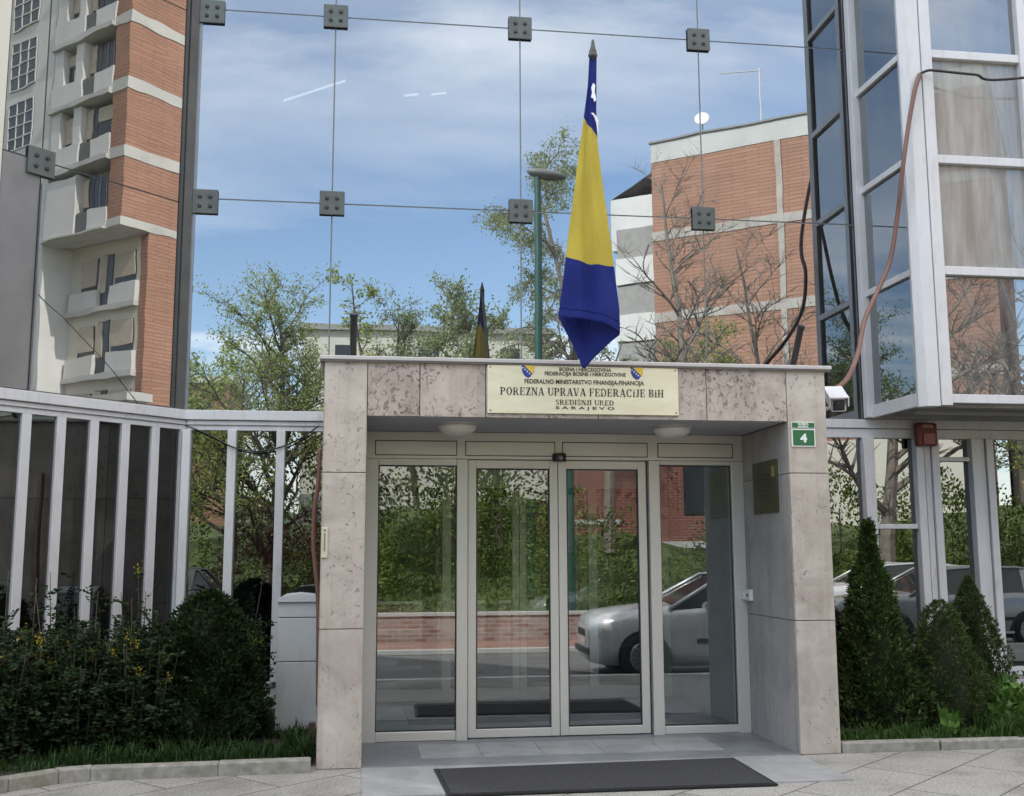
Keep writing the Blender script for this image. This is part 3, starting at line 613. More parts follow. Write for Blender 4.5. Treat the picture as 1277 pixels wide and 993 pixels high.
def serif(name, body, height, x, z, y, parent, m, width, ploc):
    X = 0; polys = []
    for ch in body:
        q, w = glyph(ch)
        for p in q: polys.append([(a + X, b) for a, b in p])
        X += w + .08
    s = width / X; mb = MB()
    for k, p in enumerate(polys):
        yy = y - .0004 * (k % 7)
        mb.add([(x - width / 2 + a * s, yy, z + b * height) for a, b in p], [tuple(range(len(p)))])
    o = mb.build(name, m, parent); o.matrix_parent_inverse = Matrix.Translation(-Vector(ploc)); return o
INK = mat('worn_black_lettering'); p_ = P(INK, (.03, .028, .02), .5); t_ = INK.node_tree
wv = ramp(t_, noise(t_, 17, 3, .6), [(.64, (.028, .026, .022)), (.70, (.50, .45, .28))]); t_.links.new(wv, p_.inputs['Base Color'])
INK2 = simple('black_lettering', (.03, .028, .022), .5)
SG = thing('sign_board', 'pale brass sign board lettered POREZNA UPRAVA FEDERACIJE BiH on the lintel', 'sign', (1.81, 0, 2.737))
SL = (1.81, 0, 2.737)
def spart(mb, name, m, **k): return part(mb, name, m, SG, **k)
BR = mat('brushed_brass'); pb = P(BR, (.66, .60, .40), .38, .25); tb = BR.node_tree
tb.links.new(ramp(tb, noise(tb, 3, 6, .6, mscale=(1, 1, 4)), [(.3, (.64, .595, .43)), (.7, (.75, .705, .54))]), pb.inputs['Base Color'])
spart(MB().box((1.012, -.022, 2.737), (2.606, -.002, 3.133)), 'plate', BR, bevel=.003)
ty = -.0235
put_text('lettering', 'BOSNA i HERCEGOVINA', .043, 1.822, 3.106, ty, SG, INK2, .435, .0009, 1, SL)
put_text('lettering', 'FEDERACIJA BOSNE i HERCEGOVINE', .043, 1.822, 3.064, ty, SG, INK2, .68, .0009, 1, SL)
put_text('lettering', 'FEDERALNO MINISTARSTVO FINANSIJA-FINANCIJA', .050, 1.815, 2.996, ty, SG, INK2, 1.0, .0011, 1, SL)
serif('lettering', 'POREZNA UPRAVA FEDERACIJE BiH', .064, 1.80, 2.886, ty, SG, INK, 1.37, SL)
serif('lettering', 'SREDIŠNJI URED', .042, 1.815, 2.812, ty, SG, INK, .49, SL)
put_text('lettering', 'S A R A J E V O', .032, 1.815, 2.784, ty, SG, INK2, .49, .0006, 1, SL)
for cx in (1.345, 2.255):
    pts = [(-.062, .06), (-.058, -.01), (-.035, -.055), (0, -.078), (.035, -.055), (.058, -.01), (.062, .06)]
    sh = spart(MB().poly([(cx + x * .85, ty, 3.088 + z * .78) for x, z in pts][::-1]), 'coat_of_arms', simple('shield_blue', (.02, .04, .22), .4))
    MBs = MB().poly([(cx - .036, ty - .0012, 3.133), (cx + .051, ty - .0012, 3.133), (cx + .048, ty - .0012, 3.08), (cx + .038, ty - .0012, 3.062)][::-1])
    o = MBs.build('yellow_field', simple('shield_yellow', (.62, .42, .05), .4), sh); o.matrix_parent_inverse = Matrix.Translation(-wloc(sh))
    st = MB()
    for k in range(5):
        px, pz = cx - .041 + k * .0175, 3.112 - k * .0158
        st.poly([(px + (.0085 if j % 2 == 0 else .0036) * math.sin(j * math.pi / 5), ty - .0022, pz + (.0085 if j % 2 == 0 else .0036) * math.cos(j * math.pi / 5)) for j in range(10)])
    o = st.build('white_stars', simple('shield_white', (.8, .8, .8), .4), sh); o.matrix_parent_inverse = Matrix.Translation(-wloc(sh))
for x in (1.035, 2.583):
    for z in (2.76, 3.115): spart(MB().lathe([(.008, 0), (.008, .003), (.004, .005)], (x, -.022, z), (0, -1, 0), 10), 'screw', simple('screw_steel', (.3, .28, .22), .4, .6))
# house number
HN = thing('house_number_sign', 'green enamel house number sign with white 4 on the right column', 'sign', (3.685, 0, 2.49)); HL = (3.685, 0, 2.49)
GRN = simple('green_enamel', (.022, .115, .045), .35, 0, .1); WHT = simple('white_enamel', (.68, .72, .68), .4, 0, .03)
part(MB().box((3.58, -.012, 2.49), (3.79, -.001, 2.64)), 'number_plate', WHT, HN, bevel=.004)
part(MB().box((3.58, -.012, 2.645), (3.79, -.001, 2.70)), 'street_plate', WHT, HN, bevel=.003)
part(MB().box((3.591, -.0135, 2.500), (3.779, -.0125, 2.632)), 'number_field', GRN, HN)
part(MB().box((3.586, -.0135, 2.651), (3.784, -.0125, 2.694)), 'street_field', GRN, HN)
put_text('numeral', '4', .095, 3.683, 2.564, -.0145, HN, WHT, .06, .0045, 1, HL)
put_text('lettering', 'HUSREFA', .022, 3.685, 2.682, -.0145, HN, WHT, .094, .0008, 1, HL)
put_text('lettering', 'REDŽIĆA', .022, 3.685, 2.663, -.0145, HN, WHT, .090, .0008, 1, HL)
# thermometer-like strip on left column edge
t = thing('cable_clip_plate', 'narrow beige strip plate on the left edge of the portal column', 'plate', (-.262, -.001, 1.585))
MB().box((-.024, -.014, 0), (.024, 0, .235)).build('plate', simple('beige_plastic', (.50, .47, .36), .5), t, bevel=.004)
MB().box((-.006, -.0155, .05), (.006, -.0145, .19)).build('slot', simple('slot_brown', (.2, .17, .1), .5), t)
MB().lathe([(.007, 0), (.007, .004)], (0, -.014, .212), (0, -1, 0), 8).build('screw', GASKET, t)

# flag holders, pole, flag -------------------------------------
def holder(x, label, lean=0, mid=False):
    t = thing('flag_holder', label, 'flag holder', (x, .32, PT + .04), 0, 'flag holders on the portal roof')
    d = Vector((lean, -.46, .89)).normalized()
    MB().tube([(0, 0, .01), d * .42], .028, 14).build('tube', BLACK, t, bevel=.003)
    MB().box((-.07, -.07, 0), (.07, .07, .012)).build('base_plate', BLACK, t)
    MB().lathe([(.033, 0), (.033, .03)], d * .39, d, 14).build('collar', BLACK, t)
holder(-.07, 'black slanting flag holder tube, leftmost on the portal roof')
holder(3.745, 'black slanting flag holder tube on the roof above the house number', .05)
holder(1.80, 'black flag holder tube on the portal roof behind the flag')
pb0, pt0 = Vector((1.80, .30, PT + .06)), Vector((1.742, -.83, 5.44))
fp = thing('flag_pole', 'dark pole leaning out over the portal with a pointed finial', 'flag pole', pb0)
pd = (pt0 - pb0)
MB().tube([(0, 0, 0), pd], .019, 12).build('pole', simple('pole_paint', (.05, .055, .05), .5), fp)
MB().lathe([(.022, -.02), (.036, .0), (.036, .014), (.028, .022), (.031, .035), (.022, .06), (.013, .105), (.011, .125), (.004, .135)], pd + Vector((0, 0, .0)), (-.0, -.1, 1), 14).build('finial', simple('finial_bronze', (.06, .065, .055), .45, .4), fp, smooth=True)
FL = thing('flag', 'blue and yellow national flag hanging folded from the leaning pole', 'flag', (1.7, -.8, 3.0))
def lerp(tab, z):
    for (z0, a), (z1, b) in zip(tab, tab[1:]):
        if z0 >= z >= z1: return a + (b - a) * (z0 - z) / (z0 - z1)
    return tab[-1][1] if z < tab[-1][0] else tab[0][1]
xl = [(5.46, 1.715), (5.2, 1.70), (4.93, 1.665), (4.4, 1.594), (3.80, 1.516), (3.38, 1.462), (3.0, 1.50)]
xr = [(5.46, 1.772), (5.0, 1.770), (4.77, 1.778), (4.4, 1.822), (3.79, 1.908), (3.45, 1.945), (3.25, 1.952), (3.0, 1.93)]
NU, NV = 44, 70
def flag_pt(u, v):
    # u 0..1 : front sheet left->right over .55, then behind right->left
    front = u < .56; k = u / .56 if front else (1 - u) / .44
    b1 = 4.93 - .16 * k; b2 = 3.835 - .058 * k - .02 * math.sin(k * 3.1)
    if front: zb = 3.375 + (-.025 * k if k < .45 else -.011 - .10 * ((k - .45) / .55) ** 1.4)
    else:
        kk = 1 - k        # 0 at right edge, 1 at back left
        zb = 3.264 - .265 * min(1, kk / .62) ** 1.15 if kk < .62 else 2.999 + (kk - .62) / .38 * .40
    if v < .22: z = 5.455 + (b1 - 5.455) * v / .22
    elif v < .66: z = b1 + (b2 - b1) * (v - .22) / .44
    else: z = b2 + (zb - b2) * (v - .66) / .34
    X0, X1 = lerp(xl, z), lerp(xr, z)
    if not front: X0 += .035
    x = X0 + (X1 - X0) * k
    grow = min(1, (5.46 - z) / 1.9)
    y = -.835 + .10 * grow
    if front: y += grow * (-.045 * math.sin(k * math.pi) + .026 * math.sin(k * 8 + z * 1.1) + .012 * math.sin(k * 17 + 2 + z * 2.7) + .008 * math.sin(k * 5 - z * 9) - .018 * math.exp(-((k - .62) / .07) ** 2))
    else: y += .02 + grow * (.11 * math.sin((1 - k) * math.pi * .62) + .02 * math.sin(k * 8 + z) + .02)
    y += .004 * math.sin(z * 11 + k * 5) * grow
    return Vector((x - 1.7, y + .8, z - 3.0))
m_ = MB(); vs = [flag_pt(i / NU, j / NV) for j in range(NV + 1) for i in range(NU + 1)]
for j in range(NV):
    vm = (j + .5) / NV; mi = 1 if .22 <= vm < .66 else 0
    for i in range(NU): m_.f.append((j * (NU + 1) + i, j * (NU + 1) + i + 1, (j + 1) * (NU + 1) + i + 1, (j + 1) * (NU + 1) + i)); m_.m.append(mi)
m_.v = [tuple(v) for v in vs]
def cloth(name, c):
    m = mat(name); p = P(m, c, .75, spec=.2); t = m.node_tree; o = [n for n in t.nodes if n.type == 'OUTPUT_MATERIAL'][0]
    tr = t.nodes.new('ShaderNodeBsdfTranslucent'); tr.inputs[0].default_value = (*c, 1); ms = t.nodes.new('ShaderNodeMixShader'); ms.inputs[0].default_value = .18
    t.links.new(p.outputs[0], ms.inputs[1]); t.links.new(tr.outputs[0], ms.inputs[2]); t.links.new(ms.outputs[0], o.inputs[0]); bump(t, p, noise(t, 5, 6, .6, mscale=(2.5, 2.5, .6), dist=.5), .035, .6); return m
fo = m_.build('cloth', [cloth('flag_blue', (.014, .024, .17)), cloth('flag_yellow', (.50, .40, .065))], FL, smooth=True)
sm = fo.modifiers.new('thickness', 'SOLIDIFY'); sm.thickness = .003; sm.offset = 0
hem = MB()
hem.tube([flag_pt(.56 * k / 20, .945) + Vector((0, -.003, 0)) for k in range(21)], .003, 5)
hem.build('hem_seam', cloth('flag_seam', (.01, .018, .15)), FL)
for z0, pts in ((4.93, [(1.72, 5.17), (1.735, 5.21), (1.752, 5.195), (1.747, 5.14), (1.758, 5.075), (1.742, 5.055), (1.735, 5.085), (1.716, 5.09), (1.726, 5.13)]),
                (4.93, [(1.715, 4.965), (1.733, 4.968), (1.748, 4.95), (1.765, 4.93), (1.773, 4.90), (1.769, 4.865), (1.774, 4.80), (1.762, 4.83), (1.755, 4.89), (1.738, 4.94)])):
    MB().prism([(x - 1.7, z - 3.0) for x, z in pts], 0, .002).build('white_star', simple('star_white', (.72, .72, .74), .7), FL)
    o = FL.children[-1]; o.rotation_euler = (R(90), 0, 0); o.location = (0, -.056, 0)

# ------------------------------------------------------------------ camera, siren, cables
SC = thing('security_camera', 'white box security camera on a bracket at the portal corner', 'camera', (4.105, .45, 2.85))
ax = Vector((-.30, -.86, -.30)).normalized(); sd = Vector((0, 0, 1)).cross(ax).normalized(); upv = ax.cross(sd)
if upv.z < 0: upv = -upv
c0 = Vector((.19, .30, .21))
def cbox(a0, a1, w, h, off=0): return MB().obox(c0 + ax * a0 - sd * w / 2 + upv * (off - h / 2), ax * (a1 - a0), sd * w, upv * h)
WP = simple('camera_white', (.66, .66, .68), .35, 0, .03)
cbox(0, .42, .11, .105).build('housing', WP, SC, bevel=.015)
h_ = MB(); 
cbox(-.02, .47, .135, .012, .064).build('sun_hood', WP, SC, bevel=.004)
for s_ in (-1, 1): MB().obox(c0 + ax * -.02 + sd * (s_ * .066 - .004) + upv * .0, ax * .49, sd * .008, upv * .065).build('hood_side', WP, SC)
cbox(.421, .426, .085, .078).build('front_glass', simple('camera_front', (.02, .022, .025), .15), SC)
MB().lathe([(.026, 0), (.026, .012), (.018, .016)], c0 + ax * .424, ax, 16).build('lens', simple('camera_lens', (.03, .035, .03), .1), SC)
MB().tube([(-.17, .40, .05), (.02, .42, .05), c0 + ax * .15 - upv * .05], [.016] * 3, 8).build('bracket', WP, SC)
MB().box((-.16, .34, -.01), (-.146, .46, .11)).build('wall_flange', WP, SC)
SC.scale = (1.18,) * 3; SC.location = (4.09, .40, 2.80)
AL = thing('alarm_siren', 'dark red alarm siren box on the white mullion under the bay', 'alarm', (6.37, 2.89, 2.80))
RED = simple('siren_red', (.11, .010, .012), .3, 0, .1)
MB().box((-.125, -.085, 0), (.125, 0, .265)).build('housing', RED, AL, bevel=.022)
MB().box((-.06, -.10, .018), (.085, -.086, .15)).build('strobe_lens', simple('siren_lens', (.17, .008, .012), .12), AL, bevel=.006)
MB().box((-.06, -.089, .205), (.07, -.0855, .245)).build('nameplate', simple('siren_label', (.33, .15, .15), .5), AL)
def smoothpath(pts, n=8):
    pts = [Vector(p) for p in pts]; o = []
    for i in range(len(pts) - 1):
        p0, p1, p2, p3 = pts[max(i - 1, 0)], pts[i], pts[i + 1], pts[min(i + 2, len(pts) - 1)]
        for k in range(n):
            t = k / n; o.append(.5 * ((2 * p1) + (p2 - p0) * t + (2 * p0 - 5 * p1 + 4 * p2 - p3) * t * t + (3 * p1 - p0 - 3 * p2 + p3) * t ** 3))
    return o + [pts[-1]]
def cable(name, pts, r, m, label, cat='cable', smooth_n=8, n=8):
    o = MB().tube(smoothpath(pts, smooth_n), r, n).build(name, m, None, smooth=True); recentre(o); return tag(o, label, cat)
def at(px, py, y):
    r = ROT @ Vector((px - PW / 2, py - PH / 2, F)); t = (y - CAM.y) / r.y; return CAM + r * t
cable('conduit_hose', [at(1147, 93, 1.675), at(1141, 112, 1.665), at(1134, 150, 1.66), at(1127, 200, 1.66), at(1123, 235, 1.7), at(1119, 270, 1.8), at(1110, 325, 1.85), at(1092, 368, 1.8), at(1078, 400, 1.6), at(1070, 440, 1.3), at(1058, 470, 1.0), at(1043, 484, .75), (4.12, .66, 3.05)], .025, HOSE, 'brown flexible conduit running down from the bay corner to the camera', 'conduit')
cable('overhead_cable', [at(1146, 93, 1.675), at(1158, 88, 1.64), at(1175, 89, 1.6), at(1215, 93, 1.55), at(1277, 97, 1.5), (10, 1.0, 7.05), (16, -.2, 7.4), (26, -2, 8.2)], .015, CABLE, 'black overhead cable strung from the bay corner to the right')
cable('hanging_cable', [(-1.80, 2.90, 2.94), at(262, 543, 2.88), at(291, 558, 2.88), at(322, 563, 2.88), at(352, 557, 2.88), at(378, 545, 2.88), at(398, 531, 2.88)], .008, CABLE, 'black cable sagging across the window heads left of the portal')
cable('conduit_pipe', [at(399, 560, 1.2), at(397, 600, 1.2), at(392, 640, 1.2), at(391, 680, 1.2), at(394, 715, 1.2), at(397, 760, 1.2), at(397, 880, 1.2)], .02, HOSE, 'rust brown conduit bending down behind the portal left column', 'conduit')
# street wire mirrored in the wing
cable('street_cable', [(16.2, -.5, 4.6), (15.5, -2.0, 6.6), (14.6, -3.9, 8.6)], .012, CABLE, 'thin street cable hanging between the tower and the bay, mirrored in the wing')

# ------------------------------------------------------------------ utility cabinet, mat
CB = thing('utility_cabinet', 'pale grey concrete utility cabinet with domed cap against the portal side', 'cabinet', (-.53, 1.72, .05))
cmat = simple('cabinet_concrete', (.52, .545, .555), .8, 0, .06, 3, .003, dirt=((.33, .345, .34), 2.5, .6, (2, 2, .5)))
mb = MB()
for z0, z1 in ((0, .60), (.606, .99), (.996, 1.13)): mb.box((-.185, -.17, z0), (.185, .2, z1))
mb.build('body', cmat, CB, bevel=.006)
MB().add([(x, y, z) for y in (-.20, .22) for x, z in ((-.195, 1.132), (.195, 1.132), (.195, 1.155), (.13, 1.195), (0, 1.21), (-.13, 1.195), (-.195, 1.155))],
         [(0, 1, 2, 3, 4, 5, 6), tuple(range(13, 6, -1))] + [(i, 7 + i, 7 + (i + 1) % 7, (i + 1) % 7) for i in range(7)]).build('cap', cmat, CB, bevel=.005)
t = recentre(MB().box((-.38, .62, .05), (-.325, .675, .25)).build('stub_post', simple('rusty_post', (.06, .028, .022), .7, 0, .3, 20), None, bevel=.004)); tag(t, 'short rusty red stub post in the grass beside the left column', 'post')
MT = thing('door_mat', 'dark grey ribbed entrance mat lying before the portal', 'mat', (1.77, -.63, .008))
RIB = mat('ribbed_carpet'); pr = P(RIB, (.03, .031, .034), .95, spec=.1); tr_ = RIB.node_tree
wv_ = tr_.nodes.new('ShaderNodeTexWave'); wv_.inputs['Scale'].default_value = 16; wv_.bands_direction = 'Y'; wv_.inputs['Distortion'].default_value = .6; wv_.inputs['Detail'].default_value = 1
tcr = tr_.nodes.new('ShaderNodeTexCoord'); tr_.links.new(tcr.outputs['Object'], wv_.inputs['Vector'])
tr_.links.new(mixc(tr_, .5, ramp(tr_, wv_.outputs['Fac'], [(0, (.022, .022, .025)), (1, (.055, .056, .06))]), ramp(tr_, noise(tr_, 70, 3, .7), [(.35, (.012, .012, .014)), (.65, (.085, .085, .09))])), pr.inputs['Base Color']); bump(tr_, pr, wv_.outputs['Fac'], .004, .6)
def matpoly(i): return [(-1.185 + i, .44 - i), (-1.155 + i, -.47 + i), (1.155 - i, -.475 + i), (1.18 - i, .52 - i)]
MB().prism(matpoly(.03)[::-1], .001, .014).build('carpet', RIB, MT)
MB().prism(matpoly(0)[::-1], 0, .009).build('rubber_edge', BLACK, MT)

# ------------------------------------------------------------------ foliage
def rnd(a, b): return random.uniform(a, b)
def rdir(zb=0):
    while True:
        v = Vector((rnd(-1, 1), rnd(-1, 1), rnd(-1, 1)))
        if .1 < v.length < 1: v.normalize(); v.z += zb; return v.normalized()
def leaf(mb, p, d, L, w, fold=.25):
    """a folded lozenge leaf"""
    s = d.cross(Vector((rnd(-1, 1), rnd(-1, 1), rnd(-1, 1))))
    s = s.normalized() if s.length > 1e-4 else d.orthogonal().normalized()
    n = d.cross(s); m = p + d * L * .45
    mb.add([p, m + s * w * .5 + n * w * fold, p + d * L, m - s * w * .5 + n * w * fold], [(0, 1, 2), (0, 2, 3)])
def thuja(name, label, x, y, h, r, lumps=(), n=5200, colors=None, size=.05, prof=None, lean=0, cat='shrub', group=None):
    t = thing(name, label, cat, (x, y, .05), 0, group)
    mb = MB(); prof = prof or (lambda k: (1 - k) ** .75)
    ph = [rnd(0, 6.28) for _ in range(6)]
    for i in range(n):
        k = 1 - math.sqrt(1 - rnd(0, .995)) if random.random() < .8 else rnd(.5, 1)
        a = rnd(0, 2 * math.pi); lump = 1 + .16 * math.sin(2 * a + ph[0] + k * 7) + .13 * math.sin(4 * a + ph[1] - k * 13) + .10 * math.sin(7 * a + ph[2] + k * 23)
        rr = r * prof(k) * lump * (1 - abs(random.gauss(0, .15)) + (rnd(.05, .22) if random.random() < .07 else 0))
        p = Vector((math.cos(a) * rr + lean * k, math.sin(a) * rr, k * h))
        o = Vector((math.cos(a), math.sin(a), 0)); d = (o * rnd(.3, .9) + Vector((0, 0, rnd(.1, 1))) + rdir() * .45).normalized()
        for _ in range(3): leaf(mb, p + rdir() * size * .3, (d + rdir() * .5).normalized(), size * rnd(.6, 1.2), size * rnd(.28, .42))
    mb.build('foliage', colors, t)
    MB().tube([(0, 0, -.02), (lean * .5, 0, h * .5), (lean * .9, 0, h * .9)], [.03, .02, .006], 6).build('trunk', BARK, t)
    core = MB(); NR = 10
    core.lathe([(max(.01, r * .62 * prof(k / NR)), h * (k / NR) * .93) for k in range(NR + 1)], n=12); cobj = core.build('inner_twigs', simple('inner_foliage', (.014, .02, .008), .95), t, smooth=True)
    return t
CON = leafmat('thuja_leaf', [(0, (.022, .042, .012)), (.45, (.042, .078, .020)), (.82, (.065, .105, .028)), (.95, (.09, .12, .04)), (1, (.10, .075, .04))], .55, .1)
SPR = leafmat('spruce_needle', [(0, (.026, .046, .012)), (.5, (.046, .074, .020)), (.88, (.07, .094, .026)), (.96, (.10, .11, .045)), (1, (.11, .08, .045))], .55, .1)
thuja('thuja_shrub', 'tall pointed dark green thuja beside the right portal column', 4.72, 1.02, 1.84, .46, prof=lambda k: .26 * (1 - k) ** .45 + .78 * max(0, 1 - k * 1.25) ** .7, n=7000, colors=CON, size=.055)
thuja('thuja_shrub', 'smaller thuja squeezed between the portal column and the tall pointed thuja', 4.25, 1.35, 1.42, .30, prof=lambda k: (1 - k) ** .5, n=2600, colors=CON, size=.055)
thuja('dwarf_spruce', 'rounded dwarf spruce just right of the tall thuja', 5.26, .78, 1.12, .36, prof=lambda k: max(0, 1 - k ** 1.9) ** .6, n=6500, colors=SPR, size=.032)
thuja('dwarf_spruce', 'dwarf spruce behind the rounded one, nearest the white sill', 5.83, 1.25, 1.32, .42, prof=lambda k: max(0, 1 - k ** 1.1) ** .8, n=6500, colors=SPR, size=.034)
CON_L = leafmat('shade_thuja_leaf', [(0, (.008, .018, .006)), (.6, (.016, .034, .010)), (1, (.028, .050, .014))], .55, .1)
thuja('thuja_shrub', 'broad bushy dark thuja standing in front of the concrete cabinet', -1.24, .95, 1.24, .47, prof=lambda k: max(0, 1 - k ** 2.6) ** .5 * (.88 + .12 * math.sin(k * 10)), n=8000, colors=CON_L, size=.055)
MAH = leafmat('mahonia_leaf', [(0, (.009, .019, .008)), (.55, (.016, .032, .011)), (.9, (.026, .046, .014)), (1, (.04, .03, .012))], .6, .06)
YEL = leafmat('mahonia_flower', [(0, (.30, .24, .02)), (1, (.42, .36, .03))], .6, .2)
def mahonia(x, y, h, r, label, nst=26, tall=2):
    t = thing('mahonia_shrub', label, 'shrub', (x, y, .05), 0, 'dark mahonia shrubs along the left wing'); lf = MB(); st = MB(); fl = MB()
    for k in range(nst):
        a = rnd(0, 6.28); rr = r * math.sqrt(rnd(0, 1)); hh = h * rnd(.45, 1.0) * (1 - .25 * (rr / r) ** 2)
        if k < tall: hh = h * rnd(1.1, 1.3)
        b = Vector((math.cos(a) * rr * .5, math.sin(a) * rr * .5, 0)); e = Vector((math.cos(a) * rr, math.sin(a) * rr, hh))
        st.tube([b, (b + e) / 2 + rdir() * .03, e], [.006, .005, .003], 5)
        nl = 20
        for j in range(nl):
            q = .12 + .88 * j / nl; p = b.lerp(e, q); d0 = (rdir(.2) + Vector((0, 0, .1))).normalized()
            if k < tall and q > .75 and random.random() < .5: continue
            Lf = rnd(.13, .22)
            for m in range(6):
                pp = p + d0 * Lf * (m + .6) / 6 - Vector((0, 0, .02 * (m / 6) ** 2)); s = d0.cross(Vector((0, 0, 1))); s = s.normalized() if s.length > .01 else Vector((1, 0, 0))
                for sg in (-1, 1): leaf(lf, pp, (s * sg + d0 * .5 + rdir() * .25).normalized(), rnd(.036, .056), rnd(.02, .03), .15)
        if random.random() < .14:
            for m in range(30): leaf(fl, e + Vector((random.gauss(0, .022), random.gauss(0, .022), random.gauss(.02, .028))), rdir(), .018, .016)
    lf.build('leaves', MAH, t); st.build('stems', BARK, t)
    if fl.v: fl.build('flowers', YEL, t, kind='stuff')
for a in ((-1.75, .75, 1.06, .38, 'mahonia shrub with yellow tufts just left of the broad thuja'), (-2.22, .72, 1.08, .40, 'mahonia shrub with yellow flowers second left from the broad thuja'), (-2.68, .50, 1.12, .42, 'mahonia shrub with yellow flower clusters at the far left edge'),
          (-1.95, 1.7, 1.08, .42, 'mahonia shrub close against the wing windows, behind the front shrubs'), (-1.2, 1.75, 1.08, .42, 'mahonia shrub behind the broad thuja below the corner mullion'), (-3.15, .1, 1.1, .45, 'mahonia shrub at the curved end of the left kerb'), (-2.45, 1.15, 1.15, .42, 'taller mahonia shrub pressed against the wing mullions at left')):
    mahonia(*a, nst=84 if a[1] < 1 else 56, tall=2)
GRS = leafmat('grass_blade', [(0, (.028, .06, .014)), (.6, (.045, .095, .022)), (1, (.075, .125, .03))], .5, .2)
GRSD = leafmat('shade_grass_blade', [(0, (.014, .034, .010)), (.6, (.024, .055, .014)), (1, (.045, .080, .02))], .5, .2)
def grass(name, spots, m, label):
    mb = MB()
    for (x, y, n, sx, sy, h) in spots:
        for i in range(n):
            p = Vector((x + rnd(-sx, sx), y + rnd(-sy, sy), .055)); a = rnd(0, 6.28); o = Vector((math.cos(a), math.sin(a), 0)); s = Vector((-o.y, o.x, 0)) * rnd(.003, .006); hh = h * rnd(.3, 1.15) * (.65 + .35 * math.sin(p.x * 13 + math.sin(p.y * 17) * 2) + .25 * math.sin(p.x * 31 + p.y * 9)); hh = max(hh, .03); bnd = rnd(.1, .8) * hh
            p1 = p + Vector((0, 0, hh * .6)) + o * bnd * .35; p2 = p + Vector((0, 0, hh * rnd(.75, 1))) + o * bnd
            mb.add([p - s, p + s, p1 + s * .8, p1 - s * .8, p2], [(0, 1, 2, 3), (3, 2, 4)])
    o = mb.build(name, m); o['kind'] = 'stuff'; return o
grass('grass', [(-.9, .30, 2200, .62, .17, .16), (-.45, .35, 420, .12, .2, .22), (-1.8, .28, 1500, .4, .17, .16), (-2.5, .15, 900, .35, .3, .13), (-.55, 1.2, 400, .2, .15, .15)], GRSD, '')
grass('grass', [(4.3, .30, 1100, .38, .16, .13), (5.1, .30, 1200, .5, .16, .13), (5.75, .28, 1500, .42, .18, .24), (5.62, .12, 350, .12, .08, .2), (6.6, .4, 900, .5, .25, .22)], GRS, '')
WEED = leafmat('weed_leaf', [(0, (.05, .11, .02)), (1, (.09, .17, .035))], .5, .25)
for x, y, h, n, lb in ((5.95, .62, .55, 30, 'leafy green weed clump near the right edge of the bed'), (5.72, .50, .42, 20, 'leafy weed clump beside the second dwarf spruce'), (4.98, .26, .20, 7, 'small dock weed in the grass below the first dwarf spruce'), (6.4, .7, .6, 26, 'weed clump farther right in the bed')):
    t = thing('leafy_weed', lb, 'weed', (x, y, .055)); mb = MB(); st = MB()
    for k in range(n):
        a = rnd(0, 6.28); d = Vector((math.cos(a) * .5, math.sin(a) * .5, rnd(.5, 1.4))).normalized(); L = h * rnd(.5, 1)
        e = d * L; st.tube([(0, 0, 0), e * .6 + Vector((0, 0, .02)), e], [.004, .003, .002], 4)
        for j in range(4): leaf(mb, e * rnd(.45, 1), (rdir(.2) + d * .5).normalized(), rnd(.08, .15), rnd(.04, .075), .12)
    mb.build('leaves', WEED, t); st.build('stems', simple('weed_stem', (.10, .16, .05), .6), t)

# ------------------------------------------------------------------ across the street (seen in the glass)
def local(name, label, cat, o, ux, uy, rot=None):
    a = math.atan2(ux.y, ux.x); return thing(name, label, cat, o, a)
# tower block ; local x along brick face (receding), y negative = outward of brick face ; white face runs along -y
wd = Vector((.608, -.794, 0)); bd = Vector((.794, .608, 0)); tc0 = Vector((33.38, -8.54, 0))
rw_ = Matrix.Rotation(R(4.0), 3, 'Z'); tc0 = LC + rw_ @ (tc0 - LC); bd = rw_ @ bd; wd = rw_ @ wd
TW = thing('apartment_tower', 'tall apartment tower with brick side and white balconies across the street', 'building', tc0, math.atan2(bd.y, bd.x))
# local axes: X=bd ; Y = perpendicular left of bd = (-.608,.794)=-wd  -> white face extends along -Y
TB = lambda mb, nm, m, par=None, **k: mb.build(nm, m, par or TW, **k)
zf = [9.66, 12.81, 15.96, 19.3, 22.45, 25.6, 28.75, 31.9, 35.0]
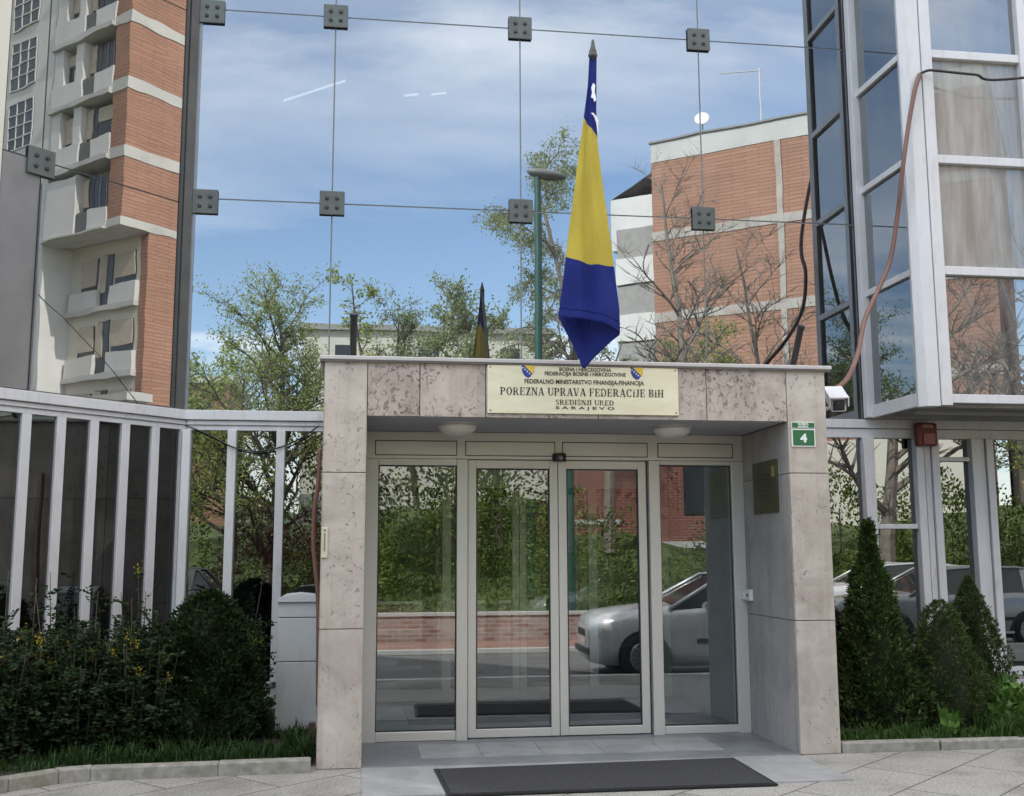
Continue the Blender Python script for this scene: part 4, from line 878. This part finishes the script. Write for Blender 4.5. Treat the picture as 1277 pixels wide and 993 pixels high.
# upper brick body
TB(MB().box((0, -1.0, 15.96), (14, 0, 36)), 'brick_wall', BRICK)
TB(MB().box((1.5, -5.7, 2), (14, -.02, 15.95)), 'recessed_wall', RENDER_C)
TB(MB().box((1.48, -.5, 2), (3.2, .0, 15.95)), 'brick_pier', BRICK)
TB(MB().box((.95, -5.6, 15.97), (14, -1.01, 36)), 'white_wall', RENDER_W)
TB(MB().box((.0, -14, 0), (14, -5.71, 36)), 'rendered_wall', RENDER_W)
for k, z in enumerate(zf[2:]):
    b = TB(MB().box((-.03, -1.03, z - (.06 if k == 0 else .22)), (14, .03, z + .30)), 'floor_band', CONC)
    TB(MB().box((-.22, -5.7, z - (.06 if k == 0 else .22)), (.94, -1.035, z + .02)), 'balcony_slab', CONC)
    TB(MB().box((-.10, -5.6, z + .021), (.26, -3.35, z + 1.0 if k % 4 else z + 2.86)), 'parapet', RENDER_W)
    TB(MB().box((-.06, -2.45, z + .021), (.26, -1.04, z + 1.0)), 'parapet', RENDER_W)
    TB(MB().box((-.04, -5.6, z + 1.0), (.93, -4.9, z + 2.9)), 'pier', RENDER_W); TB(MB().box((-.04, -3.9, z + 1.0), (.93, -3.35, z + 2.9)), 'pier', RENDER_W)
    w = TB(MB().box((.28, -4.88, z + 1.02), (.425, -3.92, z + 2.6)), 'window', WINDARK)
    TB(MB().box((.24, -4.86, z + [1.75, 1.3, 2.0, 1.6][k % 4]), (.278, -3.94, z + 2.58)), 'roller_shutter', SHUTTER, w)
    TB(MB().box((.25, -4.43, z + 1.03), (.277, -4.37, z + 1.74)), 'window_bar', RENDER_W, w)
    w = TB(MB().box((.34, -2.42, z + .03), (.945, -1.05, z + 2.6)), 'window', WINDARK)
    if k % 2: TB(MB().box((.29, -2.40, z + 1.9), (.338, -1.07, z + 2.58)), 'roller_shutter', SHUTTER, w)
    else:
        for q in (-2.0, -1.55): TB(MB().box((.31, q - .03, z + 1.03), (.338, q + .03, z + 2.58)), 'window_bar', ALU_DK, w)
    w = TB(MB().box((.34, -3.33, z + .03), (.945, -2.47, z + 2.75)), 'balcony_door', WINDARK)
    TB(MB().box((.29, -3.31, z + 1.3), (.338, -2.85, z + 2.7)), 'roller_shutter', SHUTTER, w)
    TB(MB().box((-.02, -3.32, z + .03), (.0, -2.47, z + .95)), 'railing', simple('rail_grey', (.12, .12, .12), .6), w)
for k, z in enumerate([6.5, 9.66, 12.81]):
    TB(MB().box((1.2, -5.6, z - .2), (1.52, -.5, z + .05)), 'balcony_slab', CONC)
    TB(MB().box((1.25, -5.5, z + .06), (1.49, -3.35, z + .95)), 'parapet', RENDER_W); TB(MB().box((1.25, -2.4, z + .06), (1.49, -.55, z + .95)), 'parapet', RENDER_W)
    w = TB(MB().box((1.44, -4.8, z + .96), (1.51, -3.6, z + 2.4)), 'window', WINDARK); TB(MB().box((1.40, -4.78, z + 1.2), (1.438, -3.62, z + 2.38)), 'roller_shutter', SHUTTER, w)
    w = TB(MB().box((1.44, -3.3, z + .06), (1.51, -2.5, z + 2.5)), 'balcony_door', WINDARK); TB(MB().box((1.40, -3.28, z + .8), (1.438, -2.9, z + 2.45)), 'roller_shutter', SHUTTER, w)
    w = TB(MB().box((1.44, -2.3, z + .96), (1.51, -.8, z + 2.4)), 'window', WINDARK); TB(MB().box((1.40, -2.28, z + 1.3), (1.438, -.82, z + 2.38)), 'roller_shutter', SHUTTER, w)
GB = simple('glass_block', (.06, .075, .085), .2, 0, .3, 6)
for z in (17.9, 21.1, 24.3, 27.5):
    w = TB(MB().box((-.03, -9.3, z), (.0, -7.2, z + 2.5)), 'stair_window', GB); bb = MB()
    for q in range(4): bb.box((-.07, -9.33 + q * .7, z), (-.031, -9.27 + q * .7, z + 2.5))
    for q in range(5): bb.box((-.068, -9.33, z - .03 + q * .62), (-.032, -7.17, z + .03 + q * .62))
    TB(bb, 'window_bars', RENDER_W, w)
TB(MB().box((-.3, -14, 36), (14.3, .3, 36.4)), 'roof', CONC)
LWB = thing('garden_wall', 'low white rendered garage wall at the foot of the tower', 'wall', tuple(LC + rw_ @ (Vector((31, -8.2, 0)) - LC)), math.atan2(bd.y, bd.x))
MB().box((-1.0, -8, 0), (-.2, 3.0, 7.4)).build('wall', RENDER_W, LWB); MB().box((-1.2, -8, 7.4), (0, 3.2, 7.75)).build('coping', CONC, LWB)
# orange brick apartment building ; local X along the front
bo = Vector((13.71, -34, 0)); bxd = Vector((.806, .592, 0))
BK = thing('brick_apartment_building', 'orange brick apartment building with white bands opposite the entrance', 'building', bo, math.atan2(bxd.y, bxd.x))
KB = lambda mb, nm, m, par=None, **k: mb.build(nm, m, par or BK, **k)
KB(MB().box((0, -12, 0), (13.5, 0, 20.2)), 'brick_wall', BRICK)
KB(MB().box((-.03, -12.03, 20.21), (13.53, .03, 21.18)), 'parapet', CONC)
KB(MB().box((-.12, -12.1, 21.19), (13.6, .12, 21.28)), 'roof_edge', simple('roof_edge_grey', (.2, .2, .2), .6))
for z in (16.3, 12.35, 8.4): KB(MB().box((-.02, -12.02, z), (13.52, .04, z + .44)), 'floor_band', BANDP)
KB(MB().box((5.98, -.02, 6.9), (6.24, .06, 20.2)), 'vertical_band', BANDP)
KB(MB().box((7.6, .02, 0), (13.54, .3, 6.3)), 'ground_storey', RENDER_C)
KB(MB().box((-3.2, -10, 16.9), (-.02, -2.5, 19.6)), 'stair_tower', RENDER_W)
for z in (9.0, 11.9, 14.8): 
    KB(MB().box((-2.6, -9, z), (-.02, -1.5, z + 1.35)), 'balcony', RENDER_W); KB(MB().box((-2.55, -8.9, z + 1.36), (-.02, -1.6, z + 2.85)), 'balcony_recess', simple('recess_grey', (.30, .29, .28), .8))
KB(MB().add([(-3.2, -10, 19.6), (-3.2, -2.5, 19.6), (0, -2.5, 21.1), (0, -10, 21.1)], [(0, 1, 2, 3)]), 'stair_roof', simple('roof_grey', (.12, .11, .11), .7))
sd_ = thing('satellite_dish', 'white satellite dish on the brick building roof edge', 'dish', tuple(bo + bxd * 2.6 + Vector((0, 0, 21.28))))
MB().lathe([(.02, .0), (.22, .04), (.36, .11), (.365, .12), (.22, .05), (.02, .02)], (0, 0, .6), (-.4, .8, .3), 20).build('dish', simple('dish_white', (.7, .7, .7), .4), sd_, smooth=True); MB().tube([(0, 0, 0), (0, 0, .6)], .03, 6).build('mast', ALU_DK, sd_)
an = thing('roof_antenna', 'thin television antenna mast on the brick building roof', 'antenna', tuple(bo + bxd * 5.4 + Vector((0, -.0, 21.28))))
MB().tube([(0, 0, 0), (0, 0, 2.6)], .045, 6).build('mast', ALU, an); MB().tube([(-1.9, 0, 2.2), (.1, 0, 2.5)], .03, 5).build('boom', ALU, an)
# lower far houses
def house(name, label, x, y, w, d, h, m, roof, rz=0, nw=4, floors=2):
    t = thing(name, label, 'building', (x, y, 0), rz); MB().box((-w / 2, -d, 0), (w / 2, 0, h)).build('wall', m, t)
    MB().box((-w / 2 - .3, -d - .3, h), (w / 2 + .3, .3, h + .35)).build('roof', roof, t)
    for f in range(floors):
        for i in range(nw):
            xx = -w / 2 + (i + .5) * w / nw; wz = h - 2.3 - f * 3
            q = MB().box((xx - .6, -.02, wz), (xx + .6, .03, wz + 1.4)).build('window', WINDARK, t); MB().box((xx - .7, .0, wz - .1), (xx + .7, .08, wz - .01)).build('sill', CONC, q)
ROOFG = simple('flat_roof', (.30, .29, .28), .8)
house('white_house', 'long pale low building on the hill behind the trees', 4.0, -50, 15, 8, 14.9, RENDER_C, ROOFG, 0, 3, 1)
house('brown_house', 'small white topped brick house far left across the street', -9.5, -40, 6, 6, 10.0, BRICK, CONC, 0, 2, 1)
RH = thing('brick_house', 'low red brick house half hidden behind the hedge bank', 'building', (7.9, -16.9, 0), R(4))
MB().box((-2.5, -4.5, 0), (2.5, 0, 5.0)).build('wall', BRICK_DK, RH); MB().box((-2.7, -4.7, 5.0), (2.7, .25, 5.25)).build('roof', ROOFG, RH)
MB().box((-2.52, -.02, 1.72), (2.52, .07, 1.9)).build('plinth_band', CONC, RH); MB().box((-2.3, -.02, 2.35), (-1.1, .06, 2.47)).build('sill', CONC, RH)
MB().box((.6, -.02, 2.6), (1.9, .03, 4.1)).build('window', WINDARK, RH)
BH = thing('balcony_house', 'dark house with a yellow slatted balcony beyond the bank at right', 'building', (30.5, -22, 0), R(30))
MB().box((-5.5, -7, 0), (5.5, 0, 11.5)).build('wall', simple('dark_render', (.12, .105, .09), .9), BH); MB().box((-5.8, -7.3, 11.5), (5.8, .4, 11.8)).build('roof', ROOFG, BH)
MB().box((-5.6, -.2, 0), (5.6, .25, 3.0)).build('ground_storey', RENDER_C, BH); MB().box((-5.5, .0, 3.01), (5.5, 1.2, 3.15)).build('balcony_floor', CONC, BH)
bs_ = MB()
for k in range(44): bs_.box((-5.45 + k * .25, 1.1, 3.2), (-5.30 + k * .25, 1.15, 4.2))
bs_.box((-5.5, 1.09, 4.2), (5.5, 1.17, 4.28)); bs_.build('balcony_slats', simple('yellow_slats', (.45, .30, .10), .7), BH)
for k in range(4): MB().box((-4.6 + k * 2.5, .0, 5.6), (-3.2 + k * 2.5, .04, 7.6)).build('window', WINDARK, BH)
house('white_house', 'pale house at the far left end of the street', -22, -30, 12, 8, 9, RENDER_C, ROOFG, R(-20), 5, 2)
# low wall
LW = thing('low_brick_wall', 'low brick retaining wall with pale mortar along the far pavement', 'wall', (0, -10.85, -.11))
MB().box((-40, -.15, 0), (40, .12, .50)).build('brickwork', brickmat('rubble_brick', (.30, .15, .12), (.42, .34, .30), (.42, .39, .36), 1, .27, .085), LW)
MB().box((-40, -.18, .501), (40, .15, .56)).build('coping', CONC, LW)
# street lamp
SLP = thing('street_lamp', 'green street lamp post with an oval grey head', 'street lamp', (4.33, -11.3, -.1))
GP = simple('green_post', (.015, .075, .06), .5); MB().tube([(0, 0, 0), (0, 0, 4), (0, 0, 11.2)], [.13, .11, .085], 12).build('post', GP, SLP)
hd = [(0, 0, 0)]
MB().add([(x * .52 + .24, y * .2, z * .13 + 11.2 + x * -.06) for x, y, z in [(math.cos(a) * math.cos(b), math.sin(a) * math.cos(b), math.sin(b)) for b in [R(-80 + 20 * i) for i in range(9)] for a in [2 * math.pi * k / 16 for k in range(16)]]],
         [(i * 16 + k, i * 16 + (k + 1) % 16, (i + 1) * 16 + (k + 1) % 16, (i + 1) * 16 + k) for i in range(8) for k in range(16)]).build('lamp_head', simple('lamp_head_grey', (.16, .16, .15), .5), SLP, smooth=True)
# trees
def tree(name, label, x, y, h, spread, m_leaf, bark, leaves=5000, lsize=.13, r0=.16, levels=3, droop=0, z0=None, fork=.3, crown=(.3, 1), bare=False, nb=13, clump=.17, upright=.5):
    zb = zz(x, y) if z0 is None else z0
    t = thing(name, label, 'tree', (x, y, zb)); tr = MB(); tips = []
    def branch(p, d, L, r, lev):
        n = 5 if lev else 9; pts = [p]; q = p.copy(); dd = d.copy()
        for i in range(n):
            dd = (dd + rdir() * (.07 if lev == 0 else .2) + Vector((0, 0, (-droop if lev >= 2 else .04 * (lev > 0))))).normalized(); q = q + dd * L / n; pts.append(q.copy())
        tr.tube(pts, [r * (1 - .8 * i / n) for i in range(n + 1)], 7 if lev == 0 else (5 if lev == 1 else 3), cap=False)
        if lev >= levels:
            tips.extend(pts[1:]); return
        if lev >= 1: tips.extend(pts[3:])
        k = nb if lev == 0 else ((9 if bare else 7) if lev == 1 else (7 if bare else 5))
        for i in range(k):
            f = crown[0] + (crown[1] - crown[0]) * (i + rnd(0, .9)) / k if lev == 0 else rnd(.2, 1)
            j = min(n - 1, int(f * n)); b = pts[j].lerp(pts[j + 1], f * n - j if f < 1 else 1)
            a = rnd(0, 6.28); o = Vector((math.cos(a), math.sin(a), upright if lev == 0 else rnd(-.1, .6))).normalized()
            if lev: o = (o + dd * .8).normalized()
            LL = (spread * (1.15 - .75 * max(0, f - .35)) if lev == 0 else L * rnd(.4, .65)) * rnd(.75, 1.1)
            branch(b, o, LL, r * (1 - .8 * f) * .62 if lev == 0 else r * .5, lev + 1)
    branch(Vector((0, 0, 0)), Vector((rnd(-.05, .05), rnd(-.05, .05), 1)), h * .92, r0, 0)
    tr.build('trunk', bark, t)
    if not bare:
        lf = MB()
        for i in range(leaves):
            p = random.choice(tips) + rdir() * abs(random.gauss(0, clump)); leaf(lf, p, (rdir(-.6 if droop else .1)), lsize * rnd(.6, 1.3), lsize * rnd(.35, .6))
        lf.build('crown', m_leaf, t)
    return t
LF1 = leafmat('spring_leaf', [(0, (.19, .25, .06)), (.6, (.34, .40, .11)), (1, (.47, .50, .21))], .5, .4)
LF2 = leafmat('birch_leaf', [(0, (.20, .25, .11)), (.6, (.31, .36, .17)), (1, (.43, .45, .25))], .5, .4)
LF3 = leafmat('hedge_leaf', [(0, (.05, .085, .018)), (.6, (.11, .16, .03)), (1, (.22, .25, .055))], .5, .2)
LFP = leafmat('purple_leaf', [(0, (.045, .02, .02)), (.6, (.075, .032, .03)), (1, (.11, .05, .04))], .5, .15)
tree('leafy_tree', 'yellow green spring tree opposite the left windows', -2.2, -13, 8.6, 2.3, LF1, BARK, 17000, .085, .15, crown=(.10, .92), nb=26, upright=1.25)
tree('slender_tree', 'slender sparsely leafed young tree on the hill', .35, -18, 8.3, 1.0, LF1, BARK, 900, .15, .09, crown=(.45, 1), nb=9, upright=.9)
tree('birch_tree', 'tall drooping birch behind the street lamp', 6.2, -15.6, 12.9, 2.2, LF2, BARK_L, 17000, .09, .16, droop=.22, crown=(.25, 1), nb=18, upright=.8)
tree('bare_tree', 'bare grey tree before the brick building', 9.0, -14.2, 12.2, 2.2, LF1, BARK_L, 0, .1, .15, crown=(.28, 1), bare=True, nb=16, upright=1.1)
tree('bare_tree', 'second bare tree farther right before the brick building', 12.1, -16.2, 10.2, 2.2, LF1, BARK_L, 0, .1, .13, crown=(.25, 1), bare=True, nb=14, upright=1.0)
tree('bare_tree', 'thick forked bare tree mirrored in the right windows', 13.6, -12.2, 8.5, 2.6, LF1, BARK_L, 0, .1, .24, crown=(.3, 1), bare=True, nb=12, upright=.8)
tree('bare_tree', 'bare tree at the right end of the bank', 17.8, -15.0, 9.5, 2.4, LF1, BARK_L, 0, .1, .16, crown=(.25, 1), bare=True, nb=13, upright=.9)
tree('leafy_tree', 'small pale green tree between birch and slender tree', 3.6, -16.9, 7.8, 2.1, LF2, BARK, 9000, .13, .11, crown=(.25, 1), nb=13, upright=.7)
tree('leafy_tree', 'low green tree left of the tall spring tree', -5.2, -15, 5.6, 1.6, LF1, BARK, 3000, .13, .11, crown=(.2, 1), nb=12, upright=.7)
tree('leafy_tree', 'dense green tree behind the tall spring tree', -3.6, -17.5, 6.2, 2.4, LF1, BARK, 7000, .13, .13, crown=(.12, 1), nb=16, upright=.4)
tree('leafy_tree', 'pale tree in front of the long low house, left of the furled reflection', 1.6, -19.5, 6.6, 1.9, LF2, BARK, 6000, .10, .10, crown=(.2, 1), nb=15, upright=.9)
tree('leafy_tree', 'leafy tree at the far right end of the bank', 20.5, -13.6, 6.8, 2.2, LF1, BARK, 5000, .13, .15, crown=(.2, 1), nb=14, upright=.6)
tree('leafy_tree', 'green tree behind the brick house', 10.8, -20, 6.2, 1.8, LF1, BARK, 3600, .14, .12, crown=(.2, 1), nb=12)
def bush(name, label, x, y, rx, ry, h, m, n=2600, ls=.10):
    t = thing(name, label, 'bush', (x, y, zz(x, y) - .1), 0, 'bushes on the far bank'); mb = MB(); ph = rnd(0, 6)
    for i in range(n):
        d = rdir(.25); k = (1 + .16 * math.sin(d.x * 7 + ph) + .12 * math.sin(d.z * 9 + d.y * 5 + ph)) * (1 - abs(random.gauss(0, .14)))
        p = Vector((d.x * rx * k, d.y * ry * k, max(.0, d.z) * h * k + rnd(0, .15))); leaf(mb, p, (d + rdir() * .8).normalized(), ls * rnd(.6, 1.3), ls * rnd(.4, .7))
    mb.build('foliage', m, t); MB().tube([(0, 0, 0), (0, 0, h * .6)], [.05, .02], 5).build('stem', BARK, t)
bush('purple_bush', 'dark purple leafed bush beneath the tall spring tree', -1.9, -12.7, 1.9, .9, 2.0, LFP, 5200)
for i, (x, lb) in enumerate(((-.2, 'rounded green bush left of the lobby reflection'), (1.8, 'green bush above the low wall behind the lamp'), (3.4, 'tall green bush beside the lamp post'), (4.9, 'green bush left of the red brick house'), (9.3, 'green bush right of the red brick house'), (11.8, 'green bush under the second bare tree'), (14.3, 'green bush behind the forked bare tree'), (16.6, 'green bush near the right end of the bank'), (19.2, 'last green bush at the right end of the bank'), (-4.6, 'green bush left of the purple bush'))):
    bush('green_bush', lb, x, -13.2 - (i % 3) * .9, 1.5, 1.0, 1.9 + .5 * (i % 2), LF3, 2600, .11)
for x, y, rx, h, lb in ((-1.2, -16.8, 2.2, 3.2, 'broad back row bush behind the purple bush'), (2.4, -16.6, 2.3, 3.0, 'broad back row bush between spring tree and birch'), (3.9, -18.6, 1.8, 3.4, 'broad back row bush at the birch foot'), (11.2, -17.2, 2.2, 2.6, 'broad back row bush beyond the second bare tree'), (14.6, -17.0, 2.4, 2.6, 'broad back row bush beyond the forked tree'), (18.2, -17.4, 2.6, 2.8, 'broad back row bush at the right end')):
    bush('tall_bush', lb, x, y, rx, 1.2, h, LF3, 3600, .14)
gm = MB()
for i in range(14000):
    x, y = rnd(-8, 22), rnd(-16.5, -11.0); leaf(gm, Vector((x, y, zz(x, y) + rnd(0, .12))), rdir(.9), rnd(.08, .18), rnd(.03, .06))
gm.build('ground_cover', LF3)['kind'] = 'stuff'

# ------------------------------------------------------------------ cars
def car(label, x, y, paint, z=-.12, rz=0, name='parked_car'):
    t = thing(name, label, 'car', (x, y, z), rz, 'cars parked along the street')
    sec = [(0.0, .30, .70, .44, .40), (.05, .22, .80, .62, .59), (.22, .19, .885, .76, .73), (.7, .18, .945, .84, .82), (1.15, .18, .985, .86, .84), (1.5, .18, .985, .87, .86), (2.2, .18, .98, .87, .87), (3.0, .18, 1.0, .87, .87), (3.6, .18, 1.01, .86, .85), (3.95, .22, 1.0, .84, .82), (4.1, .26, .96, .80, .76), (4.15, .36, .80, .74, .66)]
    vs = []; prof = lambda zb, zt, hw, ht: [(0, zb), (hw * .86, zb), (hw * .97, zb + .12), (hw, zb + .35 * (zt - zb)), (hw, zb + .62 * (zt - zb)), (hw * .975, zb + .84 * (zt - zb)), (ht * .93, zt - .02), (ht * .72, zt + .012), (0, zt + .03)]
    for X, zb, zt, hw, ht in sec:
        pr = prof(zb, zt, hw, ht); vs += [(X, a, b) for a, b in pr] + [(X, -a, b) for a, b in pr[-2:0:-1]]
    n = 16; m = MB().add(vs, [(i * n + k, (i + 1) * n + k, (i + 1) * n + (k + 1) % n, i * n + (k + 1) % n) for i in range(len(sec) - 1) for k in range(n)] + [tuple(range(n)), tuple((len(sec) - 1) * n + k for k in range(n - 1, -1, -1))])
    body = m.build('body', paint, t, smooth=True)
    dk = CARGLASS
    gb = [(1.12, .93, .80), (1.95, 1.38, .60), (2.5, 1.44, .60), (3.3, 1.43, .59), (3.72, 1.36, .56), (4.02, 1.0, .76)]
    # greenhouse: base line at z .96, roof points
    base = [(1.10, .955), (1.95, .97), (2.55, .975), (3.3, .985), (3.72, .99), (4.06, .99)]; top = [(1.12, .965, .79), (1.92, 1.40, .60), (2.55, 1.435, .60), (3.3, 1.425, .59), (3.74, 1.36, .57), (4.07, 1.0, .74)]
    gv = []
    for (bx, bz), (tx, tz, th) in zip(base, top): gv += [(bx, .80, bz), (tx, th, tz), (tx, -th, tz), (bx, -.80, bz)]
    MB().add(gv, [(i * 4 + k, (i + 1) * 4 + k, (i + 1) * 4 + k + 1, i * 4 + k + 1) for i in range(5) for k in range(3)]).build('windows', dk, t)
    rf = [(x_, s * (th - .005) * f, z_ + .012 + .018 * (1 - abs(f))) for x_, z_, th in [(1.92, 1.40, .61), (2.3, 1.43, .61), (2.8, 1.44, .605), (3.3, 1.425, .60), (3.76, 1.362, .58)] for s, f in ((1, -1), (1, -.5), (1, 0), (1, .5), (1, 1))]
    MB().add(rf, [(i * 5 + k, (i + 1) * 5 + k, (i + 1) * 5 + k + 1, i * 5 + k + 1) for i in range(4) for k in range(4)]).build('roof', paint, t, smooth=True)
    for s in (-1, 1):
        MB().tube([(1.08, s * .80, .955), (1.90, s * .605, 1.405), (2.5, s * .605, 1.445), (3.3, s * .598, 1.435), (3.76, s * .578, 1.37), (4.08, s * .75, 1.0)], .028, 6).build('pillar_frame', paint, t, smooth=True)
        MB().tube([(2.52, s * .81, .97), (2.58, s * .612, 1.435)], .03, 5).build('pillar', GASKET, t)
        MB().obox((3.28, s * .80 - .02, .98), (.36, 0, 0), (0, .03, 0), (.05, -s * .2, .42)).build('rear_pillar', paint, t)
        MB().add([(1.62 + .09 * math.cos(a) * 1, s * (.93 + .08 * math.cos(b)), 1.0 + .07 * math.sin(a)) for b in (0, math.pi) for a in [2 * math.pi * k / 8 for k in range(8)]], [(k, (k + 1) % 8, 8 + (k + 1) % 8, 8 + k) for k in range(8)] + [tuple(range(8)), tuple(range(15, 7, -1))]).build('mirror', paint, t, smooth=False)
        MB().box((1.45, s * .866, .50), (3.3, s * .885, .56)).build('rub_strip', GASKET, t)
        MB().box((1.45, s * .86, .27), (3.25, s * .882, .31)).build('sill_strip', simple('sill_chrome', (.5, .5, .5), .3, .6), t)
        MB().box((2.15, s * .872, .80), (2.33, s * .895, .835)).build('door_handle', GASKET, t)
        MB().box((.04, s * .36, .58), (.22, s * .62, .71)).build('headlight', simple('headlight_glass', (.6, .62, .65), .08), t, bevel=.03)
        MB().box((4.06, s * .50, .68), (4.16, s * .76, .90)).build('tail_light', simple('tail_red', (.3, .01, .01), .2), t, bevel=.02)
        for wx in (.72, 3.30):
            MB().lathe([(.05, -.02), (.36, -.02), (.365, .015), (.05, .015)], (wx, s * .86, .31), (0, s, 0), 28).build('wheel_arch', GASKET, t)
            wh = MB().lathe([(.17, -.10), (.29, -.11), (.315, -.08), (.318, .04), (.295, .065), (.20, .066), (.195, .055), (.17, .05)], (wx, s * .83, .315), (0, s, 0), 30).build('wheel', simple('tyre', (.018, .018, .018), .8), t, smooth=True)
            MB().lathe([(.01, .085), (.05, .086), (.06, .072), (.16, .068), (.205, .080), (.205, .05), (.01, .045)], (wx, s * .83, .315), (0, s, 0), 26).build('rim', simple('rim_grey', (.42, .42, .43), .35, .3), wh, smooth=True)
            sp = MB()
            for k in range(15):
                a = 2 * math.pi * k / 15; sp.tube([(wx + .085 * math.cos(a), s * .903, .315 + .085 * math.sin(a)), (wx + .185 * math.cos(a), s * .906, .315 + .185 * math.sin(a))], .009, 4)
            sp.build('rim_slots', GASKET, wh)
    MB().box((-.03, -.50, .32), (.10, .50, .41)).build('bumper_strip', GASKET, t, bevel=.02)
    MB().box((-.012, -.30, .56), (.05, .30, .66)).build('grille', GASKET, t, bevel=.01)
    return t
CARGLASS = simple('car_glass', (.02, .024, .026), .05)
def paintm(n, c):
    m = mat(n); p = P(m, c, .3, .2); p.inputs['Coat Weight'].default_value = .7; p.inputs['Coat Roughness'].default_value = .05; return m
SILVER = paintm('silver_paint', (.70, .71, .72)); GREY = paintm('grey_paint', (.34, .345, .35)); DARK = paintm('dark_paint', (.04, .05, .05)); WHITEP = paintm('white_paint', (.65, .66, .66))
car('silver hatchback parked at the near kerb, mirrored in the glass door', 3.22, -4.72, SILVER, rz=R(2.5))
car('grey hatchback parked behind the silver one, mirrored in the right windows', 8.75, -4.7, GREY)
car('white hatchback on the far pavement to the right', 10.2, -9.9, WHITEP, -.11)
car('dark estate car on the far pavement to the left', -7.1, -9.9, DARK, -.11)
